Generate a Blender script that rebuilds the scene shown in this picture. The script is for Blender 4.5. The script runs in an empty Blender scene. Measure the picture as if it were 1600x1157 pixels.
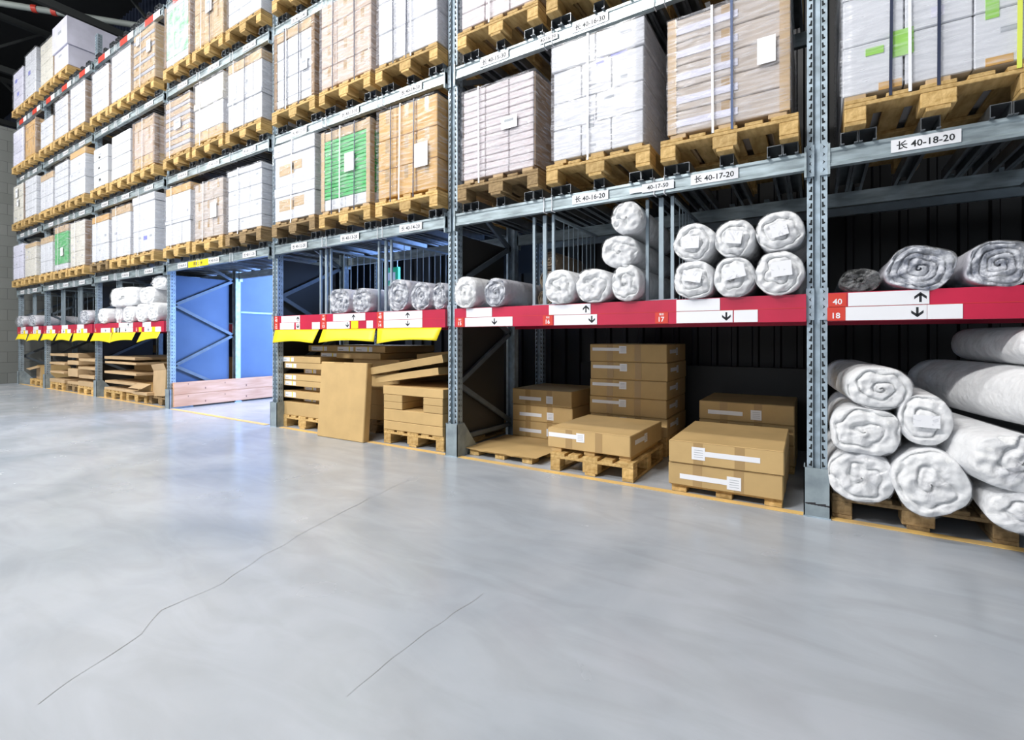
import bpy, math, random
from mathutils import Vector, Matrix, noise
R = math.radians
sc = bpy.context.scene
COL = sc.collection
random.seed(7)

# ---------------------------------------------------------------- camera
F_PX = 755.0
YAW = math.atan(F_PX / 1196.0)
cam = bpy.data.cameras.new('camera')
cam.sensor_fit = 'HORIZONTAL'; cam.sensor_width = 36.0
cam.lens = F_PX / 1600 * 36.0
cam.shift_y = -(578.5 - 529.0) / 1600.0
cam.clip_end = 200
cam_o = bpy.data.objects.new('camera', cam)
COL.objects.link(cam_o)
cam_o.location = (0, 0, 1.07)
cam_o.rotation_euler = (R(90), 0, YAW)
sc.camera = cam_o

# ---------------------------------------------------------------- world, exposure
w = bpy.data.worlds.new('world'); sc.world = w; w.use_nodes = True
w.node_tree.nodes['Background'].inputs[0].default_value = (0.75, 0.85, 1.0, 1)
w.node_tree.nodes['Background'].inputs[1].default_value = 0.6
sc.view_settings.view_transform = 'Standard'
sc.view_settings.look = 'None'
sc.view_settings.gamma = 1.0
sc.view_settings.use_curve_mapping = False
sc.view_settings.exposure = 0.0
sc.cycles.max_bounces = 7
sc.cycles.transparent_max_bounces = 12
sc.cycles.sample_clamp_indirect = 6

def area(name, loc, rot, sx, sy, power, color):
    l = bpy.data.lights.new(name, 'AREA'); l.shape = 'RECTANGLE'; l.size = sx; l.size_y = sy
    l.energy = power; l.color = color
    o = bpy.data.objects.new(name, l); COL.objects.link(o); o.location = loc; o.rotation_euler = rot
    return o
# fill light added behind the camera, set in an added window band
area('added_front_fill', (-9, -11.6, 4.6), (R(90), 0, R(-8)), 20, 4.4, 330, (0.93, 0.96, 1.0))
# cold daylight through the dock door of the hall behind the racks
area('dock_door_daylight', (-2.6, 8.9, 2.0), (R(90), 0, R(152)), 3.2, 3.6, 1400, (0.26, 0.46, 1.0))
area('dock_floor_daylight', (-6.9, 7.4, 3.6), (R(32), 0, R(180)), 2.6, 1.6, 420, (0.62, 0.76, 1.0))
# high-bay lamps over the aisle (their housings are built further down)
LAMPS = [(x, -.6, 9.3) for x in (-1.5, -6.0, -10.5, -15)] + [(x, -6.0, 9.3) for x in (-5, -11, -17, -23)]
for i, p in enumerate(LAMPS):
    area('high_bay_light', (p[0], p[1], p[2] - 0.09), (R(14 if p[1] > -2 else 38), 0, 0), 2.4, 0.5, (230, 180, 110, 80)[i] if i < 4 else (1550, 900, 600, 560)[i - 4], (1.0, 0.98, 0.95))

# ---------------------------------------------------------------- materials
def nt(name):
    m = bpy.data.materials.new(name); m.use_nodes = True
    t = m.node_tree; b = t.nodes['Principled BSDF']
    return m, t, b
def N(t, typ, **kw):
    n = t.nodes.new(typ)
    for k, v in kw.items():
        if hasattr(n, k): setattr(n, k, v)
        else: n.inputs[k].default_value = v
    return n
def mat(name, c, rough=0.6, metal=0.0, var=0.0, scale=8.0, bump=0.0, spec=0.5, stretch=(1, 1, 1), rnd=0.0, c2=None, detail=4, bscale=None, emit=None):
    m, t, b = nt(name)
    b.inputs['Roughness'].default_value = rough
    b.inputs['Metallic'].default_value = metal
    b.inputs['Specular IOR Level'].default_value = spec
    b.inputs['Base Color'].default_value = (*c, 1)
    L = t.links.new
    tc = N(t, 'ShaderNodeTexCoord'); mp = N(t, 'ShaderNodeMapping'); mp.inputs['Scale'].default_value = stretch
    L(tc.outputs['Object'], mp.inputs['Vector'])
    if var or c2:
        nz = N(t, 'ShaderNodeTexNoise'); nz.inputs['Scale'].default_value = scale; nz.inputs['Detail'].default_value = detail
        L(mp.outputs[0], nz.inputs['Vector'])
        rp = N(t, 'ShaderNodeValToRGB')
        a = c2 if c2 else tuple(max(0, v * (1 - var)) for v in c)
        rp.color_ramp.elements[0].position = 0.32; rp.color_ramp.elements[1].position = 0.68
        rp.color_ramp.elements[0].color = (*a, 1)
        rp.color_ramp.elements[1].color = (*(c if c2 else tuple(min(1, v * (1 + var)) for v in c)), 1)
        L(nz.outputs['Fac'], rp.inputs[0])
        out = rp.outputs[0]
        if rnd:
            oi = N(t, 'ShaderNodeObjectInfo'); hs = N(t, 'ShaderNodeHueSaturation')
            mr = N(t, 'ShaderNodeMapRange'); mr.inputs['To Min'].default_value = 1 - rnd; mr.inputs['To Max'].default_value = 1 + rnd
            L(oi.outputs['Random'], mr.inputs[0]); L(mr.outputs[0], hs.inputs['Value']); L(out, hs.inputs['Color']); out = hs.outputs[0]
        L(out, b.inputs['Base Color'])
    if bump:
        n2 = N(t, 'ShaderNodeTexNoise'); n2.inputs['Scale'].default_value = bscale or scale; n2.inputs['Detail'].default_value = 5
        L(mp.outputs[0], n2.inputs['Vector'])
        bp = N(t, 'ShaderNodeBump'); bp.inputs['Strength'].default_value = bump; bp.inputs['Distance'].default_value = 0.02
        L(n2.outputs['Fac'], bp.inputs['Height']); L(bp.outputs[0], b.inputs['Normal'])
    if emit:
        b.inputs['Emission Color'].default_value = (*emit[0], 1); b.inputs['Emission Strength'].default_value = emit[1]
    return m

MT = {}
MT['steel'] = mat('galvanised_steel', (.40, .49, .56), .42, .45, .22, 14, .05)
MT['steel_lt'] = mat('bright_galvanised_steel', (.36, .43, .46), .36, .5, .32, 9, .05, stretch=(.6, 3, 3))
MT['steel_bar'] = mat('painted_grey_bar', (.30, .37, .42), .45, .3, .1, 10)
MT['hole'] = mat('punched_hole', (.012, .015, .018), .9)
MT['panel'] = mat('blue_lit_sheet_panel', (.07, .12, .22), .45, .1, .12, 1.5)  # panel sheet with the tunnel's blue daylight put into its base colour
MT['shadepanel'] = mat('shaded_sheet_panel', (.035, .033, .03), .5, .1, .12, 1.5)  # same panel sheet, shade of the other bays put into its colour
MT['brace'] = mat('shaded_brace_steel', (.13, .16, .19), .45, .3, .1, 10)  # bar steel darkened in colour for the shade inside the frames
MT['channel'] = mat('channel_steel', (.17, .185, .20), .4, .6, .2, 10)
MT['guard'] = mat('scuffed_guard_steel', (.40, .47, .50), .5, .35, .3, 7, .1, c2=(.22, .27, .30))
MT['red'] = mat('red_enamel', (.50, .014, .055), .33, 0, .12, 3, spec=.6)
MT['redtag'] = mat('orange_red_tag', (.62, .05, .03), .4)
MT['white'] = mat('white_label', (.82, .83, .87), .4)
MT['ink'] = mat('black_ink', (.012, .015, .02), .6)
MT['inkgrey'] = mat('grey_print', (.35, .38, .42), .6)
MT['yellow'] = mat('yellow_plastic_sheet', (.95, .76, .01), .45, 0, .05, 6)
MT['yline'] = mat('yellow_floor_paint', (.86, .56, .17), .5, 0, .1, 6, c2=(.66, .46, .22))
MT['wood'] = mat('pallet_wood', (.68, .47, .20), .75, 0, 0, 5, .25, stretch=(6, 1.4, 6), rnd=.22, c2=(.42, .26, .08), bscale=16)
MT['woodold'] = mat('weathered_pallet_wood', (.36, .25, .12), .8, 0, 0, 6, .3, stretch=(6, 1.4, 6), rnd=.2, c2=(.20, .13, .06), bscale=16)
MT['board'] = mat('pine_board', (.80, .47, .30), .6, 0, 0, 2.2, .1, stretch=(8, 1, 8), c2=(.62, .30, .16))
MT['knot'] = mat('pine_knot', (.25, .10, .06), .6)
MT['kraft'] = mat('kraft_cardboard', (.53, .36, .155), .7, 0, .07, 5, .04, rnd=.06, bscale=60)
MT['kraftlt'] = mat('pale_kraft_cardboard', (.52, .37, .21), .65, 0, .08, 5, .04, rnd=.08, bscale=60)
MT['kraftor'] = mat('orange_kraft_cardboard', (.60, .36, .12), .6, 0, .08, 4, .04, rnd=.05, bscale=60)
MT['kraftgr'] = mat('greyish_kraft_cardboard', (.50, .43, .37), .6, 0, .10, 5, .04, rnd=.08, bscale=60)
MT['edge'] = mat('brown_edge_board', (.26, .155, .07), .7, 0, .1, 6)
MT['tape'] = mat('brown_tape', (.40, .26, .11), .25)
MT['wcart'] = mat('white_carton', (.64, .66, .70), .55, 0, .03, 4, .03, rnd=.04, bscale=40)
MT['cream'] = mat('cream_carton', (.68, .66, .58), .55, 0, .03, 4, .03, rnd=.04, bscale=40)
MT['lav'] = mat('lavender_grey_carton', (.68, .68, .80), .5, 0, .10, 4, .03, rnd=.06, bscale=40)
MT['greyc'] = mat('grey_carton', (.42, .42, .46), .5, 0, .15, 6, .03)
MT['pink'] = mat('pinkish_wrapped_carton', (.56, .48, .47), .5, 0, .10, 18, .05, stretch=(1, 1, 8), rnd=.05, c2=(.70, .66, .70))
MT['brownw'] = mat('brown_wrapped_carton', (.62, .48, .38), .45, 0, .10, 10, .05, stretch=(.5, 1, 6), rnd=.05, c2=(.48, .36, .28))
MT['green'] = mat('green_carton', (.03, .42, .09), .4, 0, .12, 12)
MT['speck'] = mat('green_speckled_print', (.05, .50, .14), .4, 0, 0, 7, c2=(.80, .84, .84), detail=9)
MT['greendk'] = mat('dark_green_gap', (.005, .10, .03), .7)
MT['lime'] = mat('lime_print', (.30, .62, .10), .5)
MT['blue'] = mat('blue_print', (.20, .22, .62), .5)
MT['strapw'] = mat('white_strap', (.85, .86, .90), .3)
MT['strapk'] = mat('dark_strap', (.03, .04, .08), .35)
MT['strapb'] = mat('blue_strap', (.06, .10, .22), .3)
MT['strapy'] = mat('yellow_strap', (.70, .78, .12), .35)
MT['foam'] = mat('white_quilt_fabric', (.80, .81, .81), .8, 0, .03, 6, .5, bscale=22)
MT['greyfab'] = mat('grey_lavender_plastic_roll', (.55, .55, .60), .4, 0, .12, 6, .3, bscale=20)
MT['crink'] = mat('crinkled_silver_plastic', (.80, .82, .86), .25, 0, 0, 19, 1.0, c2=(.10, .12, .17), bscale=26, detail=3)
MT['mesh'] = mat('black_mesh_roll', (.03, .032, .03), .25, 0, .5, 30, .7, bscale=40)
MT['brownroll'] = mat('brown_paper_roll', (.16, .12, .08), .6, 0, .2, 12, .2)
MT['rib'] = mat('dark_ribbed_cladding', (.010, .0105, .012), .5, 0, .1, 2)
MT['bluelit_rib'] = mat('blue_lit_cladding', (.02, .03, .06), .5)  # back cladding with a spill of blue light painted into its colour
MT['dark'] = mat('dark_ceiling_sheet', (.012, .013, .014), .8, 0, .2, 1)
MT['truss'] = mat('dull_grey_truss', (.05, .055, .055), .6, .2)
MT['duct'] = mat('pale_pipe', (.34, .38, .36), .5)
MT['ltwall'] = mat('pale_grey_wall', (.22, .225, .23), .7, 0, .05, 1)
MT['lampglass'] = mat('lamp_diffuser', (.9, .9, .9), .4, emit=((1, .98, .95), 3.0))
MT['greensign'] = mat('green_sign_box', (.02, .36, .20), .4, emit=((.05, .7, .4), .12))
MT['dirt'] = mat('black_scuff', (.035, .035, .04), .8)
MT['crack'] = mat('floor_crack', (.34, .35, .36), .7)

def film_mat(name, tint, lo, hi, sc_=(3, 3, 26)):
    m, t, b = nt(name); L = t.links.new
    b.inputs['Base Color'].default_value = (*tint, 1); b.inputs['Roughness'].default_value = .16
    b.inputs['Specular IOR Level'].default_value = .9
    tc = N(t, 'ShaderNodeTexCoord'); mp = N(t, 'ShaderNodeMapping')
    mp.inputs['Scale'].default_value = sc_; mp.inputs['Rotation'].default_value = (0, R(7), 0)
    L(tc.outputs['Object'], mp.inputs[0])
    nz = N(t, 'ShaderNodeTexNoise'); nz.inputs['Scale'].default_value = 2.2; nz.inputs['Detail'].default_value = 6; nz.inputs['Distortion'].default_value = .5
    L(mp.outputs[0], nz.inputs['Vector'])
    mr = N(t, 'ShaderNodeMapRange'); mr.inputs[1].default_value = .42; mr.inputs[2].default_value = .68
    mr.inputs[3].default_value = lo; mr.inputs[4].default_value = hi
    L(nz.outputs['Fac'], mr.inputs[0])
    bp = N(t, 'ShaderNodeBump'); bp.inputs['Strength'].default_value = .4; bp.inputs['Distance'].default_value = .008
    L(nz.outputs['Fac'], bp.inputs['Height']); L(bp.outputs[0], b.inputs['Normal'])
    tr = N(t, 'ShaderNodeBsdfTransparent'); tr.inputs[0].default_value = (.97, .97, .98, 1)
    mx = N(t, 'ShaderNodeMixShader')
    L(mr.outputs[0], mx.inputs[0]); L(tr.outputs[0], mx.inputs[1]); L(b.outputs[0], mx.inputs[2])
    L(mx.outputs[0], t.nodes['Material Output'].inputs['Surface'])
    return m
MT['film'] = film_mat('clear_stretch_film', (.80, .82, .87), .02, .34)
MT['filmm'] = film_mat('milky_stretch_film', (.80, .80, .86), .08, .45)
MT['bag'] = film_mat('clear_bag_plastic', (.90, .92, .95), .02, .26, (5, 5, 5))

def floor_mat():
    m, t, b = nt('polished_concrete'); L = t.links.new
    tc = N(t, 'ShaderNodeTexCoord')
    def noise_(s, d, dist=0.0, st=(1, 1, 1)):
        mp = N(t, 'ShaderNodeMapping'); mp.inputs['Scale'].default_value = st; L(tc.outputs['Object'], mp.inputs[0])
        n = N(t, 'ShaderNodeTexNoise'); n.inputs['Scale'].default_value = s; n.inputs['Detail'].default_value = d; n.inputs['Distortion'].default_value = dist
        L(mp.outputs[0], n.inputs['Vector']); return n.outputs['Fac']
    r = N(t, 'ShaderNodeValToRGB'); r.color_ramp.elements[0].color = (.33, .37, .42, 1); r.color_ramp.elements[1].color = (.50, .53, .58, 1)
    r.color_ramp.elements[0].position = .3; r.color_ramp.elements[1].position = .72
    L(noise_(.9, 8, .6), r.inputs[0])
    r2 = N(t, 'ShaderNodeValToRGB'); r2.color_ramp.elements[0].color = (.90, .90, .89, 1); r2.color_ramp.elements[1].color = (1, 1, 1, 1)
    r2.color_ramp.elements[0].position = .35; r2.color_ramp.elements[1].position = .6
    L(noise_(5, 6, 1.2, (.35, 1, 1)), r2.inputs[0])
    mx = N(t, 'ShaderNodeMix', data_type='RGBA', blend_type='MULTIPLY'); mx.inputs[0].default_value = 1
    L(r.outputs[0], mx.inputs[6]); L(r2.outputs[0], mx.inputs[7]); L(mx.outputs[2], b.inputs['Base Color'])
    mr = N(t, 'ShaderNodeMapRange'); mr.inputs[3].default_value = .14; mr.inputs[4].default_value = .34
    L(noise_(2.5, 6, .3), mr.inputs[0]); L(mr.outputs[0], b.inputs['Roughness'])
    bp = N(t, 'ShaderNodeBump'); bp.inputs['Strength'].default_value = .04; bp.inputs['Distance'].default_value = .01
    L(noise_(9, 3), bp.inputs['Height']); L(bp.outputs[0], b.inputs['Normal'])
    return m
def block_mat():
    m, t, b = nt('grey_block_wall'); L = t.links.new
    tc = N(t, 'ShaderNodeTexCoord'); mp = N(t, 'ShaderNodeMapping'); mp.inputs['Rotation'].default_value = (0, R(90), R(90))
    sp = N(t, 'ShaderNodeSeparateXYZ'); cb = N(t, 'ShaderNodeCombineXYZ')
    L(tc.outputs['Object'], sp.inputs[0]); L(sp.outputs[1], cb.inputs[0]); L(sp.outputs[2], cb.inputs[1])
    br = N(t, 'ShaderNodeTexBrick'); br.inputs['Scale'].default_value = 1.0
    br.inputs['Brick Width'].default_value = .6; br.inputs['Row Height'].default_value = .25; br.inputs['Mortar Size'].default_value = .006
    br.inputs['Color1'].default_value = (.16, .17, .16, 1); br.inputs['Color2'].default_value = (.19, .20, .19, 1); br.inputs['Mortar'].default_value = (.12, .125, .12, 1)
    L(cb.outputs[0], br.inputs['Vector']); L(br.outputs[0], b.inputs['Base Color']); b.inputs['Roughness'].default_value = .85
    bp = N(t, 'ShaderNodeBump'); bp.inputs['Strength'].default_value = .4; bp.inputs['Distance'].default_value = .01
    L(br.outputs['Fac'], bp.inputs['Height']); bp.invert = True; L(bp.outputs[0], b.inputs['Normal'])
    return m
MT['floor'] = floor_mat(); MT['block'] = block_mat()

# ---------------------------------------------------------------- mesh helpers
class MB:
    def __init__(s): s.v = []; s.f = []; s.m = []; s.mats = []; s.sm = []
    def mi(s, k):
        if k not in s.mats: s.mats.append(k)
        return s.mats.index(k)
    def add(s, vs, fs, k, T=None, smooth=False):
        o = len(s.v); i = s.mi(k)
        s.v += [tuple(T @ Vector(p)) if T else tuple(p) for p in vs]
        s.f += [tuple(a + o for a in f) for f in fs]; s.m += [i] * len(fs); s.sm += [smooth] * len(fs)
        return s
    def box(s, x0, x1, y0, y1, z0, z1, k, T=None, c=0.0):
        if c <= 0:
            vs = [(x, y, z) for z in (z0, z1) for y in (y0, y1) for x in (x0, x1)]
            fs = [(0, 2, 3, 1), (4, 5, 7, 6), (0, 1, 5, 4), (2, 6, 7, 3), (0, 4, 6, 2), (1, 3, 7, 5)]
            return s.add(vs, fs, k, T)
        X = (x0, x1); Y = (y0, y1); Z = (z0, z1); vs = []; idx = {}
        for a in (0, 1):
            for b in (0, 1):
                for d in (0, 1):
                    sx = (1, -1)[a] * c; sy = (1, -1)[b] * c; sz = (1, -1)[d] * c
                    for ax in range(3):
                        idx[(a, b, d, ax)] = len(vs)
                        vs.append((X[a] + (0 if ax == 0 else sx), Y[b] + (0 if ax == 1 else sy), Z[d] + (0 if ax == 2 else sz)))
        fs = []
        I = lambda a, b, d, ax: idx[(a, b, d, ax)]
        for a in (0, 1): fs.append([I(a, 0, 0, 0), I(a, 1, 0, 0), I(a, 1, 1, 0), I(a, 0, 1, 0)][::(1 if a else -1)])
        for b in (0, 1): fs.append([I(0, b, 0, 1), I(1, b, 0, 1), I(1, b, 1, 1), I(0, b, 1, 1)][::(-1 if b else 1)])
        for d in (0, 1): fs.append([I(0, 0, d, 2), I(1, 0, d, 2), I(1, 1, d, 2), I(0, 1, d, 2)][::(1 if d else -1)])
        for b in (0, 1):
            for d in (0, 1): fs.append([I(0, b, d, 1), I(1, b, d, 1), I(1, b, d, 2), I(0, b, d, 2)])
        for a in (0, 1):
            for d in (0, 1): fs.append([I(a, 0, d, 0), I(a, 1, d, 0), I(a, 1, d, 2), I(a, 0, d, 2)])
        for a in (0, 1):
            for b in (0, 1): fs.append([I(a, b, 0, 0), I(a, b, 1, 0), I(a, b, 1, 1), I(a, b, 0, 1)])
        for a in (0, 1):
            for b in (0, 1):
                for d in (0, 1): fs.append([I(a, b, d, 0), I(a, b, d, 1), I(a, b, d, 2)])
        return s.add(vs, fs, k, T)
    def poly(s, pts, y, k, th=0.0):          # outline in x,z at y, facing -y
        n = len(pts)
        s.add([(p[0], y, p[1]) for p in pts], [tuple(range(n))], k)
        return s
    def prism(s, pts, axis, a, b, k, T=None): # closed outline extruded along an axis
        n = len(pts)
        def mk(p, q):
            return {'x': (q, p[0], p[1]), 'y': (p[0], q, p[1]), 'z': (p[0], p[1], q)}[axis]
        vs = [mk(p, a) for p in pts] + [mk(p, b) for p in pts]
        fs = [tuple(range(n))[::-1], tuple(range(n, 2 * n))] + [(i, (i + 1) % n, n + (i + 1) % n, n + i) for i in range(n)]
        return s.add(vs, fs, k, T)
    def tube(s, p, q, r, k, n=8, cap=True):
        p = Vector(p); q = Vector(q); d = (q - p); L = d.length
        T = Matrix.Translation(p) @ d.to_track_quat('Z', 'Y').to_matrix().to_4x4()
        vs = [(r * math.cos(2 * math.pi * i / n), r * math.sin(2 * math.pi * i / n), z) for z in (0, L) for i in range(n)]
        fs = [(i, (i + 1) % n, n + (i + 1) % n, n + i) for i in range(n)]
        s.add(vs, fs, k, T, True)
        if cap: s.add(vs, [tuple(range(n))[::-1], tuple(range(n, 2 * n))], k, T)
        return s
    def bar(s, p, q, wd, ht, k):              # rectangular bar between two points
        p = Vector(p); q = Vector(q); d = q - p
        T = Matrix.Translation(p) @ d.to_track_quat('Z', 'Y').to_matrix().to_4x4()
        return s.box(-wd / 2, wd / 2, -ht / 2, ht / 2, 0, d.length, k, T)
    def text(s, st, x, z, y, h, k, align='CENTER', bold=False):
        for vs, fs in [glyphs(st, bold)]:
            xs = [v[0] for v in vs]; 
            if not xs: return s
            x0, x1 = min(xs), max(xs)
            zs = [v[1] for v in vs]; sc_ = h / (max(zs) - min(zs)); zb = min(zs)
            ox = {'CENTER': -(x0 + x1) / 2, 'LEFT': -x0}[align]
            s.add([(x + (v[0] + ox) * sc_, y, z + (v[1] - zb) * sc_) for v in vs], fs, k)
        return s
    def mesh(s, name):
        me = bpy.data.meshes.new(name); me.from_pydata(s.v, [], s.f); me.update()
        for k in s.mats: me.materials.append(MT[k])
        me.polygons.foreach_set('material_index', s.m); me.polygons.foreach_set('use_smooth', s.sm)
        return me
    def build(s, name, parent=None, loc=(0, 0, 0), rot=(0, 0, 0)):
        return obj(name, s.mesh(name), parent, loc, rot)
_G = {}
def glyphs(st, bold=False):
    if (st, bold) in _G: return _G[(st, bold)]
    cu = bpy.data.curves.new('lettering', 'FONT'); cu.body = st; cu.resolution_u = 2
    if bold: cu.offset = 0.018
    o = bpy.data.objects.new('lettering', cu); COL.objects.link(o)
    bpy.context.view_layer.update()
    dg = bpy.context.evaluated_depsgraph_get()
    me = bpy.data.meshes.new_from_object(o.evaluated_get(dg))
    r = ([tuple(v.co) for v in me.vertices], [tuple(p.vertices)for p in me.polygons])
    bpy.data.objects.remove(o); bpy.data.curves.remove(cu); bpy.data.meshes.remove(me)
    _G[(st, bold)] = r
    return r
def obj(name, me, parent=None, loc=(0, 0, 0), rot=(0, 0, 0)):
    o = bpy.data.objects.new(name, me); COL.objects.link(o)
    o.location = loc; o.rotation_euler = rot
    if parent: o.parent = parent
    return o
def tag(o, label, cat, group=None, kind=None):
    n = len(label.split())
    if not 4 <= n <= 16: print('LABEL LENGTH', n, label)
    o['label'] = label; o['category'] = cat
    if group: o['group'] = group
    if kind: o['kind'] = kind
    return o
def thing(name, label, cat, loc=(0, 0, 0), rot=(0, 0, 0), group=None):
    o = bpy.data.objects.new(name, None); COL.objects.link(o); o.empty_display_size = .1
    o.location = loc; o.rotation_euler = rot
    return tag(o, label, cat, group)
def struct(name, mb, label=None):
    o = mb.build(name); o['kind'] = 'structure'
    if label: o['label'] = label
    return o

# ---------------------------------------------------------------- layout constants (metres)
PITCH = 2.8; YF = 3.416; YR = 4.40
_FX = {-1: 2.8, 0: 0.0, 1: -2.795, 2: -5.558, 3: -8.324, 4: -11.17, 5: -14.0, 6: -15.867}
def FX(n): return _FX[n]
LV = [0.0, 2.18, 3.49, 4.80, 6.11]       # top of the pallet beams
PB = 0.07                                 # support channel height
PH = 0.144                                # pallet height
BAY = {-1: 'at the right edge', 0: 'over the big brown boxes', 1: 'over the leaning slab', 2: 'over the blue tunnel',
       3: 'just left of the tunnel', 4: 'two bays left of tunnel', 5: 'in the end bay'}
LVN = {1: 'lowest level', 2: 'second level', 3: 'third level', 4: 'top level'}
def slot_x(b, s):
    if b == 5: return -15.867 + (.49, 1.385)[s]
    return FX(b + 1) + (.565, 1.435, 2.305)[s] - (.055 if b == -1 else 0)

# ---------------------------------------------------------------- the hall
mb = MB(); mb.box(-30, 12, -12, 16, -.2, 0, 'floor'); struct('floor', mb)
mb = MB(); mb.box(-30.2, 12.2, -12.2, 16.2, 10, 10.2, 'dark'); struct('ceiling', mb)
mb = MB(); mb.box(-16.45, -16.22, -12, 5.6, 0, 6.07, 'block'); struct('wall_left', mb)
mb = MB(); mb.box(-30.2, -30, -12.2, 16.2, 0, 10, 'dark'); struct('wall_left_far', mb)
mb = MB(); mb.box(12, 12.2, -12.2, 16.2, 0, 10, 'ltwall'); struct('wall_right', mb)
mb = MB(); mb.box(-30, 12, 16, 16.2, 0, 10, 'dark'); struct('wall_back_far', mb)
mb = MB()                                     # unseen wall behind the camera, its window band added to hold the fill
mb.box(-30, 12, -12.2, -12, 0, 2.2, 'ltwall'); mb.box(-30, 12, -12.2, -12, 7.0, 10, 'ltwall')
mb.box(-30, -20.2, -12.2, -12, 2.2, 7.0, 'ltwall'); mb.box(10.2, 12, -12.2, -12, 2.2, 7.0, 'ltwall')
struct('wall_front', mb)
mb = MB()
for i in range(11): mb.box(-20.2 + i * 3.03, -20.1 + i * 3.03, -12.1, -11.95, 2.2, 7.0, 'steel')
struct('added_window_1', mb)  # bars of the added window

def ribwall(name, x0, x1, z0, z1, y=5.6, k='rib', pitch=.2):
    mb = MB(); pts = []; x = x0
    while x < x1 - 1e-6:
        xe = min(x + pitch, x1); w_ = xe - x
        pts += [(x, y), (x + w_ * .62, y), (x + w_ * .70, y - .035), (x + w_ * .92, y - .035)]
        x = xe
    pts += [(x1, y), (x1, y + .06), (x0, y + .06)]
    n = len(pts) - 2
    vs = [(p[0], p[1], z) for z in (z0, z1) for p in pts]; n = len(pts)
    fs = [(i, (i + 1) % n, n + (i + 1) % n, n + i) for i in range(n)]
    mb.add(vs, fs, k); mb.add([(x0, y, z0), (x1, y, z0), (x1, y + .06, z0), (x0, y + .06, z0), (x0, y, z1), (x1, y, z1), (x1, y + .06, z1), (x0, y + .06, z1)], [(0, 3, 2, 1), (4, 5, 6, 7)], k)
    return struct(name, mb)
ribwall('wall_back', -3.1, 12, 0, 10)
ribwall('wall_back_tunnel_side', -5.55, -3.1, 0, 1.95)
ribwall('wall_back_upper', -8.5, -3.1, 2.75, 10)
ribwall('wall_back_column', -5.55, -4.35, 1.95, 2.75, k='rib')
ribwall('wall_back_left', -30, -8.5, 0, 10, k='bluelit_rib')
mb = MB(); mb.box(-2.4, 6, 5.35, 5.5, 0, .78, 'rib'); struct('trim_1', mb, 'low dark kerb wall behind the racks')
# hall behind the racks: its own dark wall with the dock door frame
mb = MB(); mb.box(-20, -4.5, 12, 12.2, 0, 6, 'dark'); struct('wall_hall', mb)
mb = MB()
mb.box(-1.9, -1.7, 7.9, 8.1, 0, 4, 'steel'); mb.box(-4.7, -4.5, 9.5, 9.7, 0, 4, 'steel')
struct('door_1', mb)

# floor line and cracks
mb = MB(); mb.box(-15.9, -8.55, 3.405, 3.47, 0.001, .004, 'yline'); mb.box(-8.3, -5.75, 3.405, 3.47, .001, .004, 'yline'); mb.box(-5.45, 6, 3.405, 3.465, 0.001, .004, 'yline')
struct('trim_2', mb, 'yellow line painted on the floor under the rack fronts')
def crack(name, pts, wd):
    mb = MB(); fine = []
    for (a, b) in zip(pts[:-1], pts[1:]):
        n = 8
        for i in range(n):
            t = i / n; x = a[0] + (b[0] - a[0]) * t; y = a[1] + (b[1] - a[1]) * t
            q = noise.noise_vector((x * 7, y * 7, 3)) * .018
            fine.append((x + q.x, y + q.y))
    vs = []; fs = []
    for i, p in enumerate(fine):
        a = Vector(fine[max(0, i - 1)]); b = Vector(fine[min(len(fine) - 1, i + 1)]); d = (b - a).normalized()
        ww = wd * (.5 + abs(noise.noise((p[0] * 5, p[1] * 5, 0))) * 1.6)
        vs += [(p[0] - d.y * ww, p[1] + d.x * ww, .0012), (p[0] + d.y * ww, p[1] - d.x * ww, .0012)]
        if i: fs.append((2 * i - 2, 2 * i - 1, 2 * i + 1, 2 * i))
    mb.add(vs, fs, 'crack'); return struct(name, mb)
CR = [[(-1.928, 0.456), (-1.979, 0.55), (-2.074, 0.763), (-2.18, 0.866), (-2.201, 1.118), (-2.306, 1.37), (-2.404, 1.71), (-2.529, 2.21), (-2.625, 2.766)],
      [(-1.188, 0.953), (-1.196, 1.044), (-1.198, 1.23), (-1.197, 1.436), (-1.178, 1.687)]]
crack('trim_3', CR[0], .0015); crack('trim_4', CR[1], .0011)

# roof trusses and pipes seen over the far racks
for i, x in enumerate((-28, -23, -18.5, -14, -9)):
    mb = MB()
    for z in (8.3, 9.7): mb.bar((x, -12, z), (x, 15, z), .12, .16, 'truss')
    y = -12; k = 0
    while y < 15:
        mb.bar((x, y, 8.3 if k % 2 == 0 else 9.7), (x, y + 1.5, 9.7 if k % 2 == 0 else 8.3), .06, .06, 'truss'); y += 1.5; k += 1
    struct('trim_%d' % (5 + i), mb)
d = Vector((1.73, 2.04, 0))
p0 = Vector((-15.92, 3.12, 8.8)) - d * 2; p1 = Vector((-14.19, 5.16, 8.8)) + d * .12
t = thing('overhead_pipe', 'long pale pipe with orange bands under the dark ceiling, top left corner', 'pipe', tuple(p0))
MB().tube((0, 0, 0), p1 - p0, .07, 'duct', 12).build('pipe', t)
for f in (2.22, 2.36): 
    a = d * f; MB().tube(a, a + d.normalized() * .1, .085, 'redtag', 12).build('orange_band', t)
t = MB(); t.tube(Vector((-14.6, 3.0, 9.2)), Vector((-12.7, 5.1, 9.2)), .05, 'duct', 10)
tag(t.build('overhead_pipe'), 'thinner pale pipe higher up beside the banded ceiling pipe', 'pipe')

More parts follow.
